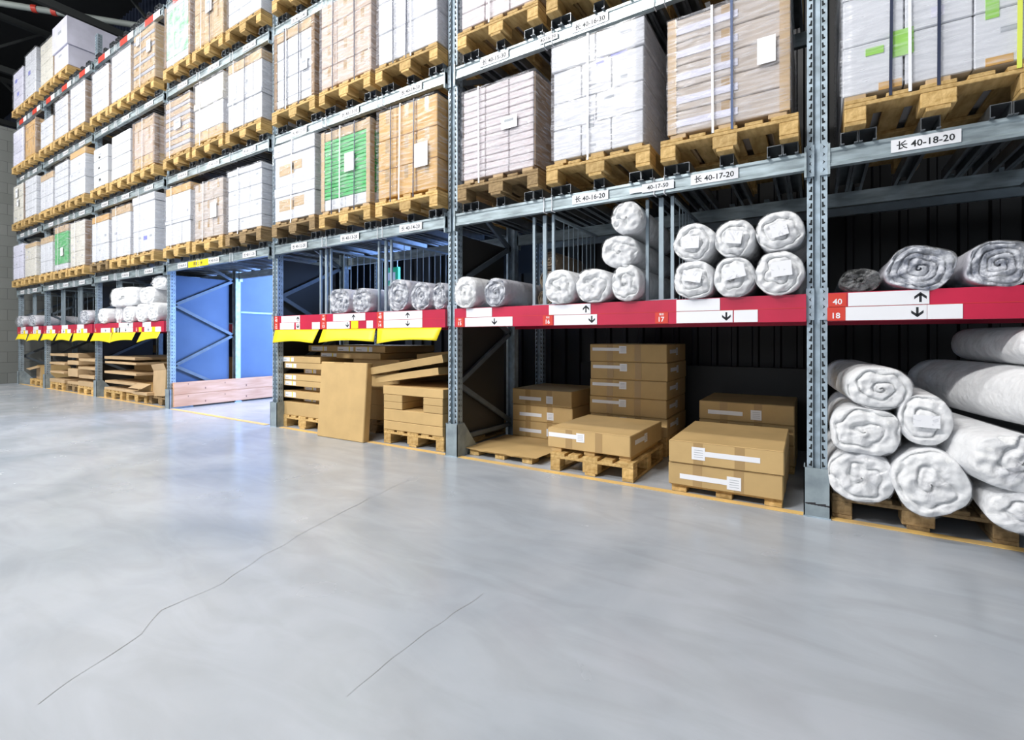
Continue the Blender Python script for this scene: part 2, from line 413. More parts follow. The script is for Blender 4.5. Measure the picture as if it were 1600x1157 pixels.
# lamp housings
for i, p in enumerate(LAMPS):
    t = thing('high_bay_lamp', 'long white high bay lamp over the aisle, %s from the right in the %s row' % (('first', 'second', 'third', 'last')[i % 4], ('near', 'far')[i // 4]), 'lamp', p, group='high bay lamps over the aisle')
    MB().box(-1.25, 1.25, -.3, .3, 0, .12, 'white').box(-1.25, 1.25, -.3, -.27, -.1, 0, 'white').box(-1.25, 1.25, .27, .3, -.1, 0, 'white').build('housing', t)
    MB().tube((-1, 0, .12), (-1, 0, 0.69), .01, 'steel').tube((1, 0, .12), (1, 0, 0.69), .01, 'steel').build('suspension', t)

# ---------------------------------------------------------------- upright frames
def post_mesh(h):
    mb = MB(); w2 = .052
    # omega section: two punched front flanges, recessed web, side walls
    mb.box(-w2, -.016, 0, .004, 0, h, 'steel'); mb.box(.016, w2, 0, .004, 0, h, 'steel')
    mb.box(-.018, .018, .018, .022, 0, h, 'steel'); mb.box(-.020, -.016, .0, .02, 0, h, 'steel'); mb.box(.016, .020, .0, .02, 0, h, 'steel')
    mb.box(-w2, -w2 + .004, .004, .075, 0, h, 'steel'); mb.box(w2 - .004, w2, .004, .075, 0, h, 'steel')
    mb.box(-w2, -.03, .071, .075, 0, h, 'steel'); mb.box(.03, w2, .071, .075, 0, h, 'steel')
    z = .05
    while z < h - .05:
        for s in (-1, 1):
            c = s * .033
            mb.poly([(c - s * .008, z), (c + s * .008, z + .004), (c + s * .008, z + .013), (c + s * .002, z + .014), (c - s * .001, z + .034), (c - s * .009, z + .033)][::s], -.0006, 'hole')
        mb.add([(w2 + .0006, .02, z), (w2 + .0006, .03, z), (w2 + .0006, .03, z + .022), (w2 + .0006, .02, z + .022)], [(0, 1, 2, 3)], 'hole')
        mb.add([(w2 + .0006, .05, z), (w2 + .0006, .056, z), (w2 + .0006, .056, z + .014), (w2 + .0006, .05, z + .014)], [(0, 1, 2, 3)], 'hole')
        z += .05
    return mb.mesh('post')
PM = post_mesh(6.65); PMR = post_mesh(2.4)
def base_mesh():
    return MB().box(-.07, .07, -.02, .10, 0, .008, 'steel').box(-.058, -.052, 0, .09, .008, .10, 'steel').box(.052, .058, 0, .09, .008, .10, 'steel').mesh('base_plate')
BP = base_mesh()
def splice(z):
    mb = MB()
    mb.box(-.056, -.014, -.006, -.001, z - .14, z + .05, 'steel').box(.014, .056, -.006, -.001, z - .14, z + .05, 'steel')
    for s in (-1, 1):
        for i in range(4):
            zz = z - .12 + i * .045; c = s * .034
            mb.poly([(c - s * .006, zz), (c + s * .007, zz + .012), (c - s * .006, zz + .026), (c - s * .001, zz + .013)][::s], -.0068, 'hole')
    return mb
def frame(n, where, full=True, panel=True, y0=YF, dep=YR - YF, h=6.65, rear=False):
    nm = ('upright_frame' if not rear else 'rear_upright_frame')
    t = thing(nm, where, 'rack frame', (FX(n), y0, 0), group='rack upright frames')
    me = PM if h > 3 else PMR
    obj('post', me, t, (0, .005, 0))
    if not rear: obj('post', me, t, (0, dep + .07, 0), (0, 0, math.pi))
    obj('base_plate', BP, t); 
    if not rear: obj('base_plate', BP, t, (0, dep - .01, 0))
    if not rear:
        for z in ((1.32,) if n != 99 else ()) + tuple(LV[1:]): splice(z).build('connector', t)
    # zig-zag bracing
    zz = [.19, .65, 1.12, 1.58, 2.03]
    while zz[-1] < h - .6: zz.append(zz[-1] + .46)
    if not rear:
        for i in range(len(zz) - 1):
            ya, yb = (dep - .02, .08) if i % 2 == 0 else (.08, dep - .02)
            MB().bar((0, ya, zz[i]), (0, yb, zz[i + 1]), .03, .045, 'brace').build('brace', t)
        MB().bar((0, .08, .15), (0, dep - .02, .15), .03, .04, 'brace').build('brace', t)
    if panel:
        MB().box(-.046, -.040, .08, dep - .07, .10, 2.04, 'panel' if n == 3 else 'shadepanel').build('side_panel', t)
    return t
WHERE = {-1: 'tall grey upright frame closing the rack run off to the right',
         0: 'tall grey punched upright frame nearest the camera, between big boxes and white roll pile',
         1: 'tall grey upright frame right of the leaning slab bay, dark panel behind',
         2: 'tall grey upright frame at the right side of the blue tunnel',
         3: 'tall grey upright frame at the left side of the blue tunnel',
         4: 'tall grey upright frame one bay left of the blue tunnel',
         5: 'tall grey upright frame two bays left of the blue tunnel',
         6: 'last grey upright frame against the block wall'}
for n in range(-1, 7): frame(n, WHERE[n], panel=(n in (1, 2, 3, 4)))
for n, wh in ((0, 'short rear upright in the dark behind the big boxes'), (1, 'short punched rear upright left behind the three stacked brown boxes'),
              (2, 'short rear upright behind the left flat carton stack')):
    frame(n, wh, panel=False, y0=5.02, h=2.4, rear=True)
# second sheet panel lining the tunnel behind the left frame
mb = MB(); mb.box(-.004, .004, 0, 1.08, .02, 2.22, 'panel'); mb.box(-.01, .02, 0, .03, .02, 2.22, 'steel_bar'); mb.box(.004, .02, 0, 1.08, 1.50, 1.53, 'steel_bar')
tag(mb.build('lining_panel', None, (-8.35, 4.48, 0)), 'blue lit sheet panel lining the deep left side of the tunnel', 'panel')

# ---------------------------------------------------------------- post guards
def guard(n, where):
    mb = MB(); pts = [(0, 0), (.34, 0), (.10, .295), (0, .295)]
    mb.box(-.068, .068, 0, .006, .004, .295, 'guard')
    for s in (-1, 1): mb.prism([(p[0], p[1] + .004) for p in pts], 'x', s * .068 - .003 - s * .003, s * .068 + .003 - s * .003, 'guard')
    random.seed(n + 40)
    for q in range(7 if n == 0 else 0):
        x = -.06 + q * .017; zz = .078 - q * .0006; hh = .009 + .003 * (q % 3)
        mb.add([(x, -.0006, zz), (x + .02, -.0006, zz - .003), (x + .019, -.0006, zz + hh), (x, -.0006, zz + hh * .8)], [(0, 1, 2, 3)], 'dirt')
    o = mb.build('post_guard', None, (FX(n), 3.40, 0)); tag(o, where, 'post guard')
for n, wh in ((0, 'scuffed grey steel guard at the foot of the nearest upright, beside the roll pile'),
              (1, 'grey steel foot guard between the leaning slab bay and the low sheet pallet'),
              (2, 'grey steel foot guard at the right side of the tunnel floor'),
              (3, 'grey steel foot guard at the left end of the pine boards'),
              (4, 'small grey foot guard one bay left of the pine boards'),
              (5, 'far small grey foot guard two bays left of the tunnel'), (6, 'last grey foot guard by the block wall')):
    guard(n, wh)

# ---------------------------------------------------------------- beam levels
def support_mesh():
    mb = MB(); w2 = .041; h = PB; d = 1.14
    mb.box(-w2, w2, 0, d, h - .004, h, 'channel').box(-w2, -w2 + .004, 0, d, .004, h - .004, 'channel').box(w2 - .004, w2, 0, d, .004, h - .004, 'channel')
    mb.box(-w2, -w2 + .018, -.012, d, 0, .004, 'channel').box(w2 - .018, w2, -.012, d, 0, .004, 'channel')
    return mb.mesh('support_bar')
SUP = support_mesh()
SLOTNO = {-1: [18, 19, 20], 0: [15, 16, 17], 1: [12, 13, 14], 2: [9, 10, 11], 3: [6, 7, 8], 4: [3, 4, 5], 5: [1, 2]}
def loc_label(t, x, z, st, wd=.29, ht=.070, th=.047, back='white', y=-.043):
    mb = MB(); mb.box(-wd / 2, wd / 2, y, y + .002, -ht / 2, ht / 2, back)
    if st: mb.text(st, 0, -th / 2, y - .0006, th, 'ink', bold=True)
    return mb.build('location_label', t, (x, 0, z))
def beam_level(b, lv):
    x0 = FX(b + 1) + .053; x1 = FX(b) - .053; L = x1 - x0; z = LV[lv]
    lab = 'grey steel beam level, %s of the rack %s' % (LVN[lv], BAY[b])
    t = thing('rack_level', lab, 'rack beam', (x0, YF, z), group='pallet beam levels')
    def beam(y, s):
        mb = MB(); pr = [(-.038, -.105), (.01, -.105), (.01, 0), (-.038, 0), (-.038, -.018), (-.030, -.026), (-.030, -.078), (-.038, -.086)]
        if s < 0: pr = [(-a, c) for a, c in pr][::-1]
        mb.prism([(a + y, c) for a, c in pr], 'x', 0, L, 'steel_lt')
        for e in (0, L): mb.box(e - .006 + (.006 if e == 0 else -.006), e + .006 + (.006 if e == 0 else -.006), y - .044 if s > 0 else y - .01, y + .01 if s > 0 else y + .044, -.15, .03, 'steel_lt')
        return mb
    fb = beam(0, 1).build('front_beam', t); beam(YR - YF + .06, -1).build('rear_beam', t)
    ns = 2 if b == 5 else 3
    for s in range(ns):
        cx = slot_x(b, s) - x0
        for q in (-.355, -.27, 0, .27, .355): obj('support_bar', SUP, t, (cx + q, -.058, 0))
        no = SLOTNO[b][s]
        if not (b == 0 and s == 0 and lv == 1):
            loc_label(fb, cx - (.02 if b else .08), -.052, '长 40-%02d-%d0' % (no, lv + 1))
    # wire ties round the front beam between pallet places
    for s in range(1, ns):
        cx = (slot_x(b, s - 1) + slot_x(b, s)) / 2 - x0
        mb = MB()
        for o_ in (-.035, .035):
            for (p, q) in (((o_, -.044, .006), (o_, -.044, -.11)), ((o_, -.044, -.11), (o_, .012, -.11)), ((o_, -.044, .006), (o_, .012, .006))): mb.tube(p, q, .004, 'strapw', 6)
        mb.build('cable_tie', fb, (cx, 0, 0))
    if lv == 4:                      # red and white chevron tape along the top beam
        x = .2
        while x < L - .4:
            MB().box(x, x + .3, -.0445, -.042, -.105, 0, 'redtag').build('red_tape', fb)
            MB().box(x + .3, x + .52, -.0445, -.042, -.105, 0, 'white').build('white_tape', fb)
            x += .95
    if lv == 1 and b == 2:
        loc_label(fb, 1.0 - .05, -.06, '限高 2.1米', .56, .085, .055, 'yellow', -.046)
    if lv == 1 and b == 0:
        loc_label(fb, 1.861 - .053, -.055, '40-17-50', .22, .06, .03, 'white', -.047)
        MB().box(1.66 - .053, 1.76 - .053, -.041, -.039, -.075, -.04, 'white').build('blank_tag', fb)
    if lv == 2 and b == 0:
        loc_label(fb, .95, -.055, '40-16-30', .17, .05, .028, 'white', -.047)
    return t
LEVELS = {-1: (1,), 0: (1, 2), 1: (1, 2, 3), 2: (1, 2, 3, 4), 3: (1, 2, 3, 4), 4: (1, 2, 3, 4), 5: (1, 2, 3, 4)}
for b, ls in LEVELS.items():
    for lv in ls: beam_level(b, lv)

# rear row beams glimpsed behind the front rack
for b, wh in ((-1, 'dull steel rear beam in the dark behind the grey plastic rolls'), (0, 'dull steel rear beam in the dark behind the six white rolls')):
    x0 = FX(b + 1) + .053; x1 = FX(b) - .053
    mb = MB(); mb.box(x0, x1, 5.0, 5.04, 2.12, 2.22, 'steel_bar')
    for i in range(9): mb.box(x0 + .2 + i * .27, x0 + .24 + i * .27, 4.62, 5.4, 2.22, 2.25, 'steel_bar')
    tag(mb.build('rear_beam'), wh, 'rack beam')

# ---------------------------------------------------------------- red display shelves
def arrow(mb, x, z, up, h=.055, y=-.0412):
    s = 1 if up else -1
    pts = [(-.005, -.5), (.005, -.5), (.005, .12), (.019, -.10), (.019, .12), (0, .5 * .9), (-.019, .12), (-.019, -.10), (-.005, .12)]
    P = [(x + p[0] * (h / .055), z + s * p[1] * h) for p in pts]
    # split into simple convex polygons: shaft and two barbs
    a = h / .055
    q = lambda L: mb.add([(x + u * a, y, z + s * v * h) for u, v in L], [tuple(range(len(L)))], 'ink')
    q([(-.0055, -.5), (.0055, -.5), (.0055, .30), (-.0055, .30)]); q([(0, .5), (-.026, .08), (-.026, -.20), (0, .20)]); q([(0, .5), (0, .20), (.026, -.20), (.026, .08)])
def red_shelf(b, plates, numbers, arrows, lab):
    x0 = FX(b + 1) + .055; x1 = FX(b) - .055; L = x1 - x0
    t = thing('display_shelf', lab, 'shelf', (x0, YF, 1.17), group='red display shelves')
    fb = MB().box(0, L, -.036, .03, 0, .165, 'red').box(-.002, L + .002, -.0375, -.036, .0815, .0835, 'redtag').build('front_beam', t)
    MB().box(0, L, YR - YF, YR - YF + .05, 0, .165, 'red').build('rear_beam', t)
    MB().box(0, L, .03, YR - YF, .14, .162, 'steel_bar').build('deck', t)
    for (a, c, row, k) in plates:
        z0 = .084 if row else .003
        MB().box(a - x0, c - x0, -.040, -.0362, z0, z0 + .077, k).build('price_strip', fb)
    for (x, row, up) in arrows:
        mb = MB(); z0 = .084 if row else .003
        mb.box(x - x0 - .036, x - x0 + .036, -.0408, -.0400, z0 + .002, z0 + .075, 'white'); arrow(mb, x - x0, z0 + .0385, up, .055, -.0413)
        mb.build('arrow_label', fb)
    for (x, row, st, sub) in numbers:
        mb = MB(); z0 = .084 if row else .003; wd = .088
        mb.box(x - x0 - wd / 2, x - x0 + wd / 2, -.0400, -.0364, z0, z0 + .077, 'redtag')
        mb.text(st, x - x0, z0 + .012, -.0405, .034, 'white', bold=True)
        if sub: mb.text(sub, x - x0, z0 + .055, -.0405, .016, 'white', bold=True)
        mb.build('number_tag', fb)
    return t
red_shelf(-1, [(.151, .508, 1, 'white'), (.138, .498, 0, 'white'), (.50, .641, 0, 'white')], [(.10, 1, '40', None), (.095, 0, '18', None)], [(.471, 1, 1), (.458, 0, 0)],
          'red shelf beam numbered 40 and 18 at the right edge')
red_shelf(0, [(-2.606, -2.333, 1, 'white'), (-1.787, -1.435, 1, 'white'), (-.809, -.534, 1, 'white'), (-2.62, -2.127, 0, 'white'), (-1.742, -1.384, 0, 'white'), (-.809, -.457, 0, 'white'), (-.45, -.314, 0, 'white')],
          [(-2.678, 0, '15', '货位'), (-1.797, 0, '16', '货位'), (-.909, 0, '17', '货位')], [(-1.472, 1, 1), (-2.307, 0, 0), (-1.425, 0, 0), (-.495, 0, 0)],
          'red shelf beam numbered 15, 16 and 17 above the big brown boxes')
red_shelf(1, [(-5.358, -4.999, 1, 'white'), (-5.384, -5.108, 0, 'white'), (-5.03, -4.999, 0, 'white'), (-4.777, -4.64, 0, 'white'), (-4.412, -3.907, 1, 'white'), (-4.52, -4.16, 0, 'white'),
              (-4.123, -4.014, 0, 'yellow'), (-3.888, -3.793, 0, 'white'), (-3.637, -3.126, 1, 'white'), (-3.637, -3.126, 0, 'white')],
          [(-5.46, 1, '40', '通道'), (-5.46, 0, '12', '货位'), (-4.575, 1, '40', '通道'), (-4.575, 0, '13', '货位'), (-3.69, 1, '40', '通道'), (-3.69, 0, '14', '货位')],
          [(-5.035, 1, 1), (-5.035, 0, 0), (-4.083, 1, 1), (-4.18, 0, 0), (-3.311, 1, 1), (-3.311, 0, 0)],
          'red shelf beam numbered 12, 13 and 14 above the leaning slab')
red_shelf(3, [(-10.81, -10.4, 0, 'white'), (-10.33, -10.25, 0, 'yellow'), (-10.25, -9.98, 0, 'white'), (-10.033, -9.473, 1, 'white'), (-10.033, -9.473, 0, 'white'), (-9.25, -9.15, 0, 'yellow'),
              (-9.114, -8.816, 1, 'white'), (-9.044, -8.78, 0, 'white'), (-8.78, -8.66, 0, 'yellow'), (-8.66, -8.47, 0, 'white')],
          [(-11.05, 0, '06', '货位'), (-10.13, 0, '07', '货位'), (-9.33, 0, '08', '货位')], [(-9.65, 1, 1), (-9.75, 0, 0), (-8.9, 0, 0), (-10.6, 0, 0)], 'faded red shelf beam with yellow flags, just left of the tunnel')
for b, xs, lab in ((4, (-13.5, -12.6, -11.75), 'faded red shelf beam with three yellow flags, two bays left of tunnel'), (5, (-15.3, -14.4), 'short faded red shelf beam in the end bay')):
    pl = []; ar = []; nu = []
    for i, x in enumerate(xs):
        pl += [(x - .22, x + .12, 1, 'white'), (x - .25, x - .02, 0, 'white'), (x - .02, x + .1, 0, 'yellow'), (x + .1, x + .28, 0, 'white')]
        ar.append((x - .1, 0, 0)); nu.append((x - .36, 0, '%02d' % SLOTNO[b][i], None))
    red_shelf(b, pl, nu, ar, lab)

# shelf dividers with rods running back
def divider(x, lab):
    t = thing('shelf_divider', lab, 'divider', (x, 3.47, 1.336), group='wire shelf dividers')
    H = 2.070 - 1.336
    for q in (-.10, .077): MB().box(q - .011, q + .011, 0, .02, 0, H, 'steel_bar').build('upright', t)
    MB().box(-.016, .016, .0, .02, 0, H, 'steel_bar').build('upright', t)
    MB().box(-.112, .112, -.005, .1, 0, .012, 'steel_bar').build('foot_rail', t)
    MB().box(.075, .095, .02, .9, H - .03, H - .01, 'steel_bar').build('top_rail', t)
    for i in range(8): MB().tube((.085, .18 + i * .095, .001), (.085, .18 + i * .095, H - .03), .0045, 'steel_bar', 6, False).build('rod', t)
for x, lab in ((1.03, 'wire shelf divider behind the right edge grey plastic rolls'),
               (-1.877, 'wire shelf divider between the two left rolls and the white roll pyramid'), (-.937, 'wire shelf divider between the roll pyramid and the six white rolls'),
               (-4.66, 'wire shelf divider left of the two silvery rolls'), (-3.713, 'wire shelf divider between the silvery roll pair and trio'),
               (-13.1, 'far wire shelf divider behind the left yellow flags'), (-12.15, 'far wire shelf divider left of the lone silvery roll'),
               (-10.3, 'far wire shelf divider behind the long white bag'), (-14.95, 'far wire shelf divider in the end bay')):
    divider(x, lab)

# yellow flags
def flag(x0, x1, z0l, z0r, lab, skew=.03, seed=0):
    random.seed(seed); n = 10; mb = MB(); vs = []; fs = []
    for i in range(n + 1):
        for j in range(6):
            u = i / n; v = j / 5
            xa = x0 + (x1 - x0) * u; lean = skew * (2 * u - 1)
            zb = z0l + (z0r - z0l) * u + .022 * math.sin(math.pi * u)
            z = 1.172 + (zb - 1.172) * v
            vs.append((xa - x0 + lean * v * -1 * -1 * (1 if seed % 2 else -1), -.05 * v + .012 * math.sin(5 * u + seed) * v, z))
    for i in range(n):
        for j in range(5): a = i * 6 + j; fs.append((a, a + 1, a + 7, a + 6))
    m2 = MB(); m2.add(vs, fs, 'yellow', None, True)
    o = m2.build('hanging_flag', None, (x0, YF - .034, 0)); tag(o, lab, 'flag', 'yellow flags under the red shelves')
    sm = o.modifiers.new('thickness', 'SOLIDIFY'); sm.thickness = .0015
for i, a in enumerate([(-5.494, -4.66, 1.016, 1.016, 'yellow sheet hanging above the left flat carton stack'),
                       (-4.59, -3.76, 1.021, 1.036, 'yellow sheet hanging directly above the leaning slab'),
                       (-3.732, -2.89, 1.016, 1.050, 'yellow sheet hanging above the right pallet with open trays'),
                       (-11.15, -10.34, 1.015, .99, 'yellow sheet hanging left, under shelf with long white bag'),
                       (-10.3, -9.38, .995, 1.04, 'yellow sheet hanging in the middle, under shelf with long white bag'),
                       (-9.16, -8.5, 1.0, 1.07, 'tilted yellow sheet hanging right above the leaning open carton'),
                       (-13.98, -13.13, 1.02, 1.02, 'left yellow sheet two bays left of tunnel'),
                       (-13.06, -12.25, 1.02, 1.02, 'middle yellow sheet two bays left of tunnel'),
                       (-12.18, -11.33, 1.0, 1.02, 'right yellow sheet two bays left of tunnel'),
                       (-15.75, -15.05, 1.03, 1.03, 'left yellow sheet in the end bay'), (-14.93, -14.13, 1.0, 1.02, 'right yellow sheet in the end bay')]):
    flag(*a, seed=i)

# ---------------------------------------------------------------- pallets
def pallet_meshes(k):
    d = {}
    mb = MB(); x = -.4
    for wd in (.145, .1, .145, .1, .145): mb.box(x, x + wd, 0, 1.2, .122, .144, k, c=.003); x += wd + .04125
    for y in (0, .5275, 1.055): mb.box(-.4, .4, y, y + .145, .1, .122, k, c=.003)
    d['deck'] = mb.mesh('deck')
    d['b1'] = MB().box(-.05, .05, 0, .145, .022, .1, k, c=.004).mesh('block'); d['b2'] = MB().box(-.0725, .0725, 0, .145, .022, .1, k, c=.004).mesh('block')
    d['r'] = MB().box(-.05, .05, 0, 1.2, 0, .022, k, c=.003).mesh('runner')
    return d
PMS = {k: pallet_meshes(k) for k in ('wood', 'woodold')}
def pallet(x, y, z, lab, k='wood', rot=0, group='wooden pallets', scale=(1, 1, 1)):
    t = thing('wooden_pallet', lab, 'pallet', (x, y, z), (0, 0, rot), group); d = PMS[k]; t.scale = scale
    obj('deck', d['deck'], t)
    for q in (-.35, 0, .35):
        obj('runner', d['r'], t, (q, 0, 0))
        for yy in (0, .5275, 1.055): obj('block', d['b1' if q else 'b2'], t, (q, yy, 0))
    return t

# ---------------------------------------------------------------- pallet loads
_C = {}
def carton_mesh(w_, d_, h_, k, var=0):
    key = (round(w_, 3), round(d_, 3), round(h_, 3), k, var)
    if key in _C: return _C[key]
    mb = MB(); c = min(.005, h_ * .12)
    mb.box(-w_ / 2, w_ / 2, 0, d_, 0, h_, k, c=c)
    if h_ > .12 and k in ('kraft', 'kraftlt', 'kraftor', 'brownw', 'kraftgr'):
        mb.box(-.025, .025, -.0006, d_ + .0006, h_ * .55, h_ + .0006, 'tape')
    if var:
        q = random.Random(var * 31 + int(w_ * 1000)); u = q.uniform(-.35, .05) * w_; v = q.uniform(.15, .7) * h_
        mb.box(u, u + w_ * .22, -.0008, .001, v, v + h_ * .10, 'inkgrey')
        if var == 2: mb.box(-u - w_ * .2, -u, -.0008, .001, h_ * .15, h_ * .36, 'lav')
    me = mb.mesh('carton'); _C[key] = me
    return me
def shell(x0, x1, y0, y1, z0, z1, k, seed, amp=.006, step=.06):
    """wrinkled wrap over front, right, left and back sides"""
    mb = MB(); per = []
    for (a, b) in (((x0, y0), (x1, y0)), ((x1, y0), (x1, y1)), ((x1, y1), (x0, y1)), ((x0, y1), (x0, y0))):
        L = math.dist(a, b); n = max(2, int(L / step))
        per += [(a[0] + (b[0] - a[0]) * i / n, a[1] + (b[1] - a[1]) * i / n) for i in range(n)]
    nz = max(3, int((z1 - z0) / step)); n = len(per); cx = (x0 + x1) / 2; cy = (y0 + y1) / 2; vs = []; fs = []
    for j in range(nz + 1):
        z = z0 + (z1 - z0) * j / nz
        for (x, y) in per:
            q = noise.noise((x * 9 + seed * 7.1, y * 9, z * 14)) * amp
            rx = 1 if x > x1 - .001 else (-1 if x < x0 + .001 else 0); ry = 1 if y > y1 - .001 else (-1 if y < y0 + .001 else 0)
            vs.append((x + rx * (q + amp), y + ry * (q + amp), z + .4 * q))
    for j in range(nz):
        for i in range(n): a = j * n + i; b = j * n + (i + 1) % n; fs.append((a, b, b + n, a + n))
    mb.add(vs, fs, k, None, True)
    return mb
LOADN = [0]
def load(b, lv, s, look, rows, wrap='film', straps=(), docs=(), side=None, w_=.70, d_=1.1, corners=False, dx=0, marks=(), band=None):
    LOADN[0] += 1; sd = LOADN[0]; rnd = random.Random(sd * 13)
    z0 = LV[lv] + PB + PH + .001 + .03; x = slot_x(b, s) + dx
    nm = ('left', 'middle', 'right')[s] if b != 5 else ('left', 'right')[s]
    place = '%s place, %s %s' % (nm, LVN[lv], BAY[b])
    if lv == 4: place = '%s place, top level %s' % (nm, BAY[b])
    t = thing('pallet_load', '%s, %s' % (look, place), 'carton stack', (x, 3.30, z0), group='wrapped pallet loads')
    z = 0
    for ri, row in enumerate(rows):
        h, nx, k = row[:3]; h *= .925; ny = row[3] if len(row) > 3 else 2; inset = row[4] if len(row) > 4 else 0
        ww = (w_ - 2 * inset) / nx; dd = (d_ - 2 * inset) / ny
        me0 = carton_mesh(ww - .007, dd - .006, h - .005, k)
        for i in range(nx):
            for j in range(ny):
                if j and ny > 2 and j < ny - 1: pass
                jx = rnd.uniform(-.0015, .0015) if nx > 1 else 0; jy = rnd.uniform(0, .004) if h > .06 else 0
                vr = rnd.choice((0, 0, 0, 0, 0, 1, 1, 2)) if (h > .14 and k in ('wcart', 'cream', 'lav') and j == 0) else 0
                if vr: me = carton_mesh(ww - .007, dd - .006, h - .005, k, vr)
                else: me = me0
                obj('carton', me, t, (-w_ / 2 + inset + ww * (i + .5) + jx, inset + dd * j + jy, z))
        z += h
    for fx in (-.5, -.06, .5):
        a_ = fx * (w_ - .02) - (.1 if fx > 0 else 0)
        MB().box(a_, a_ + .1, 0, d_ - .03, -.03, -.001, 'kraftlt' if (LOADN[0] % 3) else 'kraft', c=.003).build('base_runner', t)
    if side:
        MB().box(w_ / 2 + .001, w_ / 2 + .008, .01, d_ - .02, .01, z - .01, side).build('side_board', t)
    if corners:
        for sx in (-1, 1):
            MB().box(sx * w_ / 2 + (.0015 if sx > 0 else -.0055), sx * w_ / 2 + (.0055 if sx > 0 else -.0015), -.005, .055, 0, z, corners).box(min(sx * (w_ / 2 + .004), sx * (w_ / 2 - .05)), max(sx * (w_ / 2 + .004), sx * (w_ / 2 - .05)), -.006, -.002, 0, z, corners).build('edge_board', t)
    if wrap:
        ex = .006 if not side else .014
        shell(-w_ / 2 - .004, w_ / 2 + ex, -.008, d_ + .006, .004, z + .004, wrap, sd).build('stretch_film', t)
    for (fx, k) in straps:
        xx = -w_ / 2 + w_ * fx; wd = .007 if k != 'strapy' else .009; tl = rnd.uniform(-.012, .012)
        mb = MB()
        mb.add([(xx - wd + tl, -.019, z + .006), (xx + wd + tl, -.019, z + .006), (xx + wd, -.025, -.05), (xx - wd, -.025, -.05),
                (xx - wd + tl, -.0175, z + .006), (xx + wd + tl, -.0175, z + .006), (xx + wd, -.0235, -.05), (xx - wd, -.0235, -.05)],
               [(0, 3, 2, 1), (4, 5, 6, 7), (0, 1, 5, 4), (1, 2, 6, 5), (2, 3, 7, 6), (3, 0, 4, 7)], k)
        mb.box(xx - wd + tl, xx + wd + tl, -.019, d_ + .015, z + .006, z + .008, k)
        mb.build('strap', t)
    for (fx, fz, ww, hh) in docs:
        xx = -w_ / 2 + w_ * fx; zz = z * fz
        mb = MB().box(xx, xx + ww, -.0215, -.020, zz, zz + hh, 'white')
        if hh < .15 or lv > 1 and b > 1: mb.box(xx + ww * .2, xx + ww * .8, -.0222, -.0214, zz + hh * .55, zz + hh * .75, 'inkgrey')
        mb.build('paper_sheet', t)
    for (fx, fz, ww, hh, k) in marks:
        xx = -w_ / 2 + w_ * fx; zz = z * fz
        MB().box(xx, xx + ww, -.0022, .004, zz, zz + hh, k).build('printed_patch', t)
    if lv >= 1:
        pl = 'wooden pallet under %s, %s' % (' '.join(look.split()[:3]).rstrip(','), place)
        kk = 'woodold' if (b, lv, s) in ((1, 1, 0), (0, 1, 0), (2, 1, 2), (3, 1, 0)) else 'wood'
        pallet(x, 3.278, LV[lv] + PB, pl, kk)
    return t
W, K, KL, KO, KG, LV_, CR_ = 'wcart', 'kraft', 'kraftlt', 'kraftor', 'kraftgr', 'lav', 'cream'
def rep(n, *row): return [row] * n
SW, SK, SB, SY = 'strapw', 'strapk', 'strapb', 'strapy'
# right edge bay and the wide bay beside it
load(-1, 1, 0, 'white cartons with lime print and yellow strap', [(.30, 3, W), (.29, 3, W), (.29, 3, W), (.27, 3, W)], straps=((.26, SK), (.36, SW), (.50, SK), (.86, SY), (.93, SK)), w_=.82, dx=.02,
     marks=((.13, .19, .08, .04, 'lime'), (.26, .15, .10, .14, 'lime'), (.72, .22, .05, .15, 'lime'), (.2, .0, .10, .04, 'kraftor'), (.72, .0, .10, .04, 'kraftor')))
load(0, 1, 0, 'lavender wrapped cartons with brown side', rep(13, .063, 3, 'pink'), wrap='filmm', side='edge', straps=((.26, SW),), docs=((.58, .45, .15, .1),), w_=.70)
load(0, 1, 1, 'tall white cartons with blue print', [(.25, 3, W), (.22, 2, W), (.26, 3, W), (.21, 2, W, 2, -.012)], wrap='filmm', straps=((.42, SW),), w_=.70,
     marks=((.50, .72, .06, .05, 'blue'), (.66, .75, .12, .07, 'blue'), (.40, .22, .05, .09, 'inkgrey')))
load(0, 1, 2, 'brown wrapped cartons with blue strap', rep(5, .165, 1, 'kraftgr'), straps=((.40, SW), (.56, SB)), docs=((.76, .40, .10, .16),), w_=.70, wrap='filmm',
     marks=tuple((.06, .06 + i * .2, .38, .045, 'lav') for i in range(5)), corners='kraftlt')
load(0, 2, 0, 'pale wrapped cartons with dark brown side', rep(6, .15, 3, 'pink'), side='edge', straps=((.41, SW),), w_=.74)
load(0, 2, 1, 'white cartons mostly above the picture', rep(4, .22, 2, W), w_=.70)
# bay over the leaning slab
load(1, 1, 0, 'white boxes with two kraft windows', [(.30, 1, W), (.12, 1, W, 2, -.008), (.38, 1, W), (.16, 2, W, 2, -.01)], straps=((.46, SW),), w_=.74,
     marks=((.12, .12, .28, .13, 'kraftlt'), (.12, .58, .28, .12, 'kraftlt'), (.45, .62, .18, .10, 'kraftlt'), (.48, .15, .2, .11, 'kraftlt')))
GR = [(.10, 3, KL)]
load(1, 1, 1, 'green striped flat boxes with white sheet', [(.13, 2, W)] + rep(16, .042, 1, 'green') + [(.11, 3, KL)], straps=((.25, SK), (.42, SW), (.72, SK)), docs=((.52, .42, .14, .19),), w_=.75, corners='kraftlt')
load(1, 1, 2, 'orange brown wrapped cartons in layers', [(.30, 3, KO), (.31, 3, KO), (.31, 3, KO)], straps=((.25, SK), (.40, SW), (.64, SK)), docs=((.66, .25, .16, .22),), w_=.76)
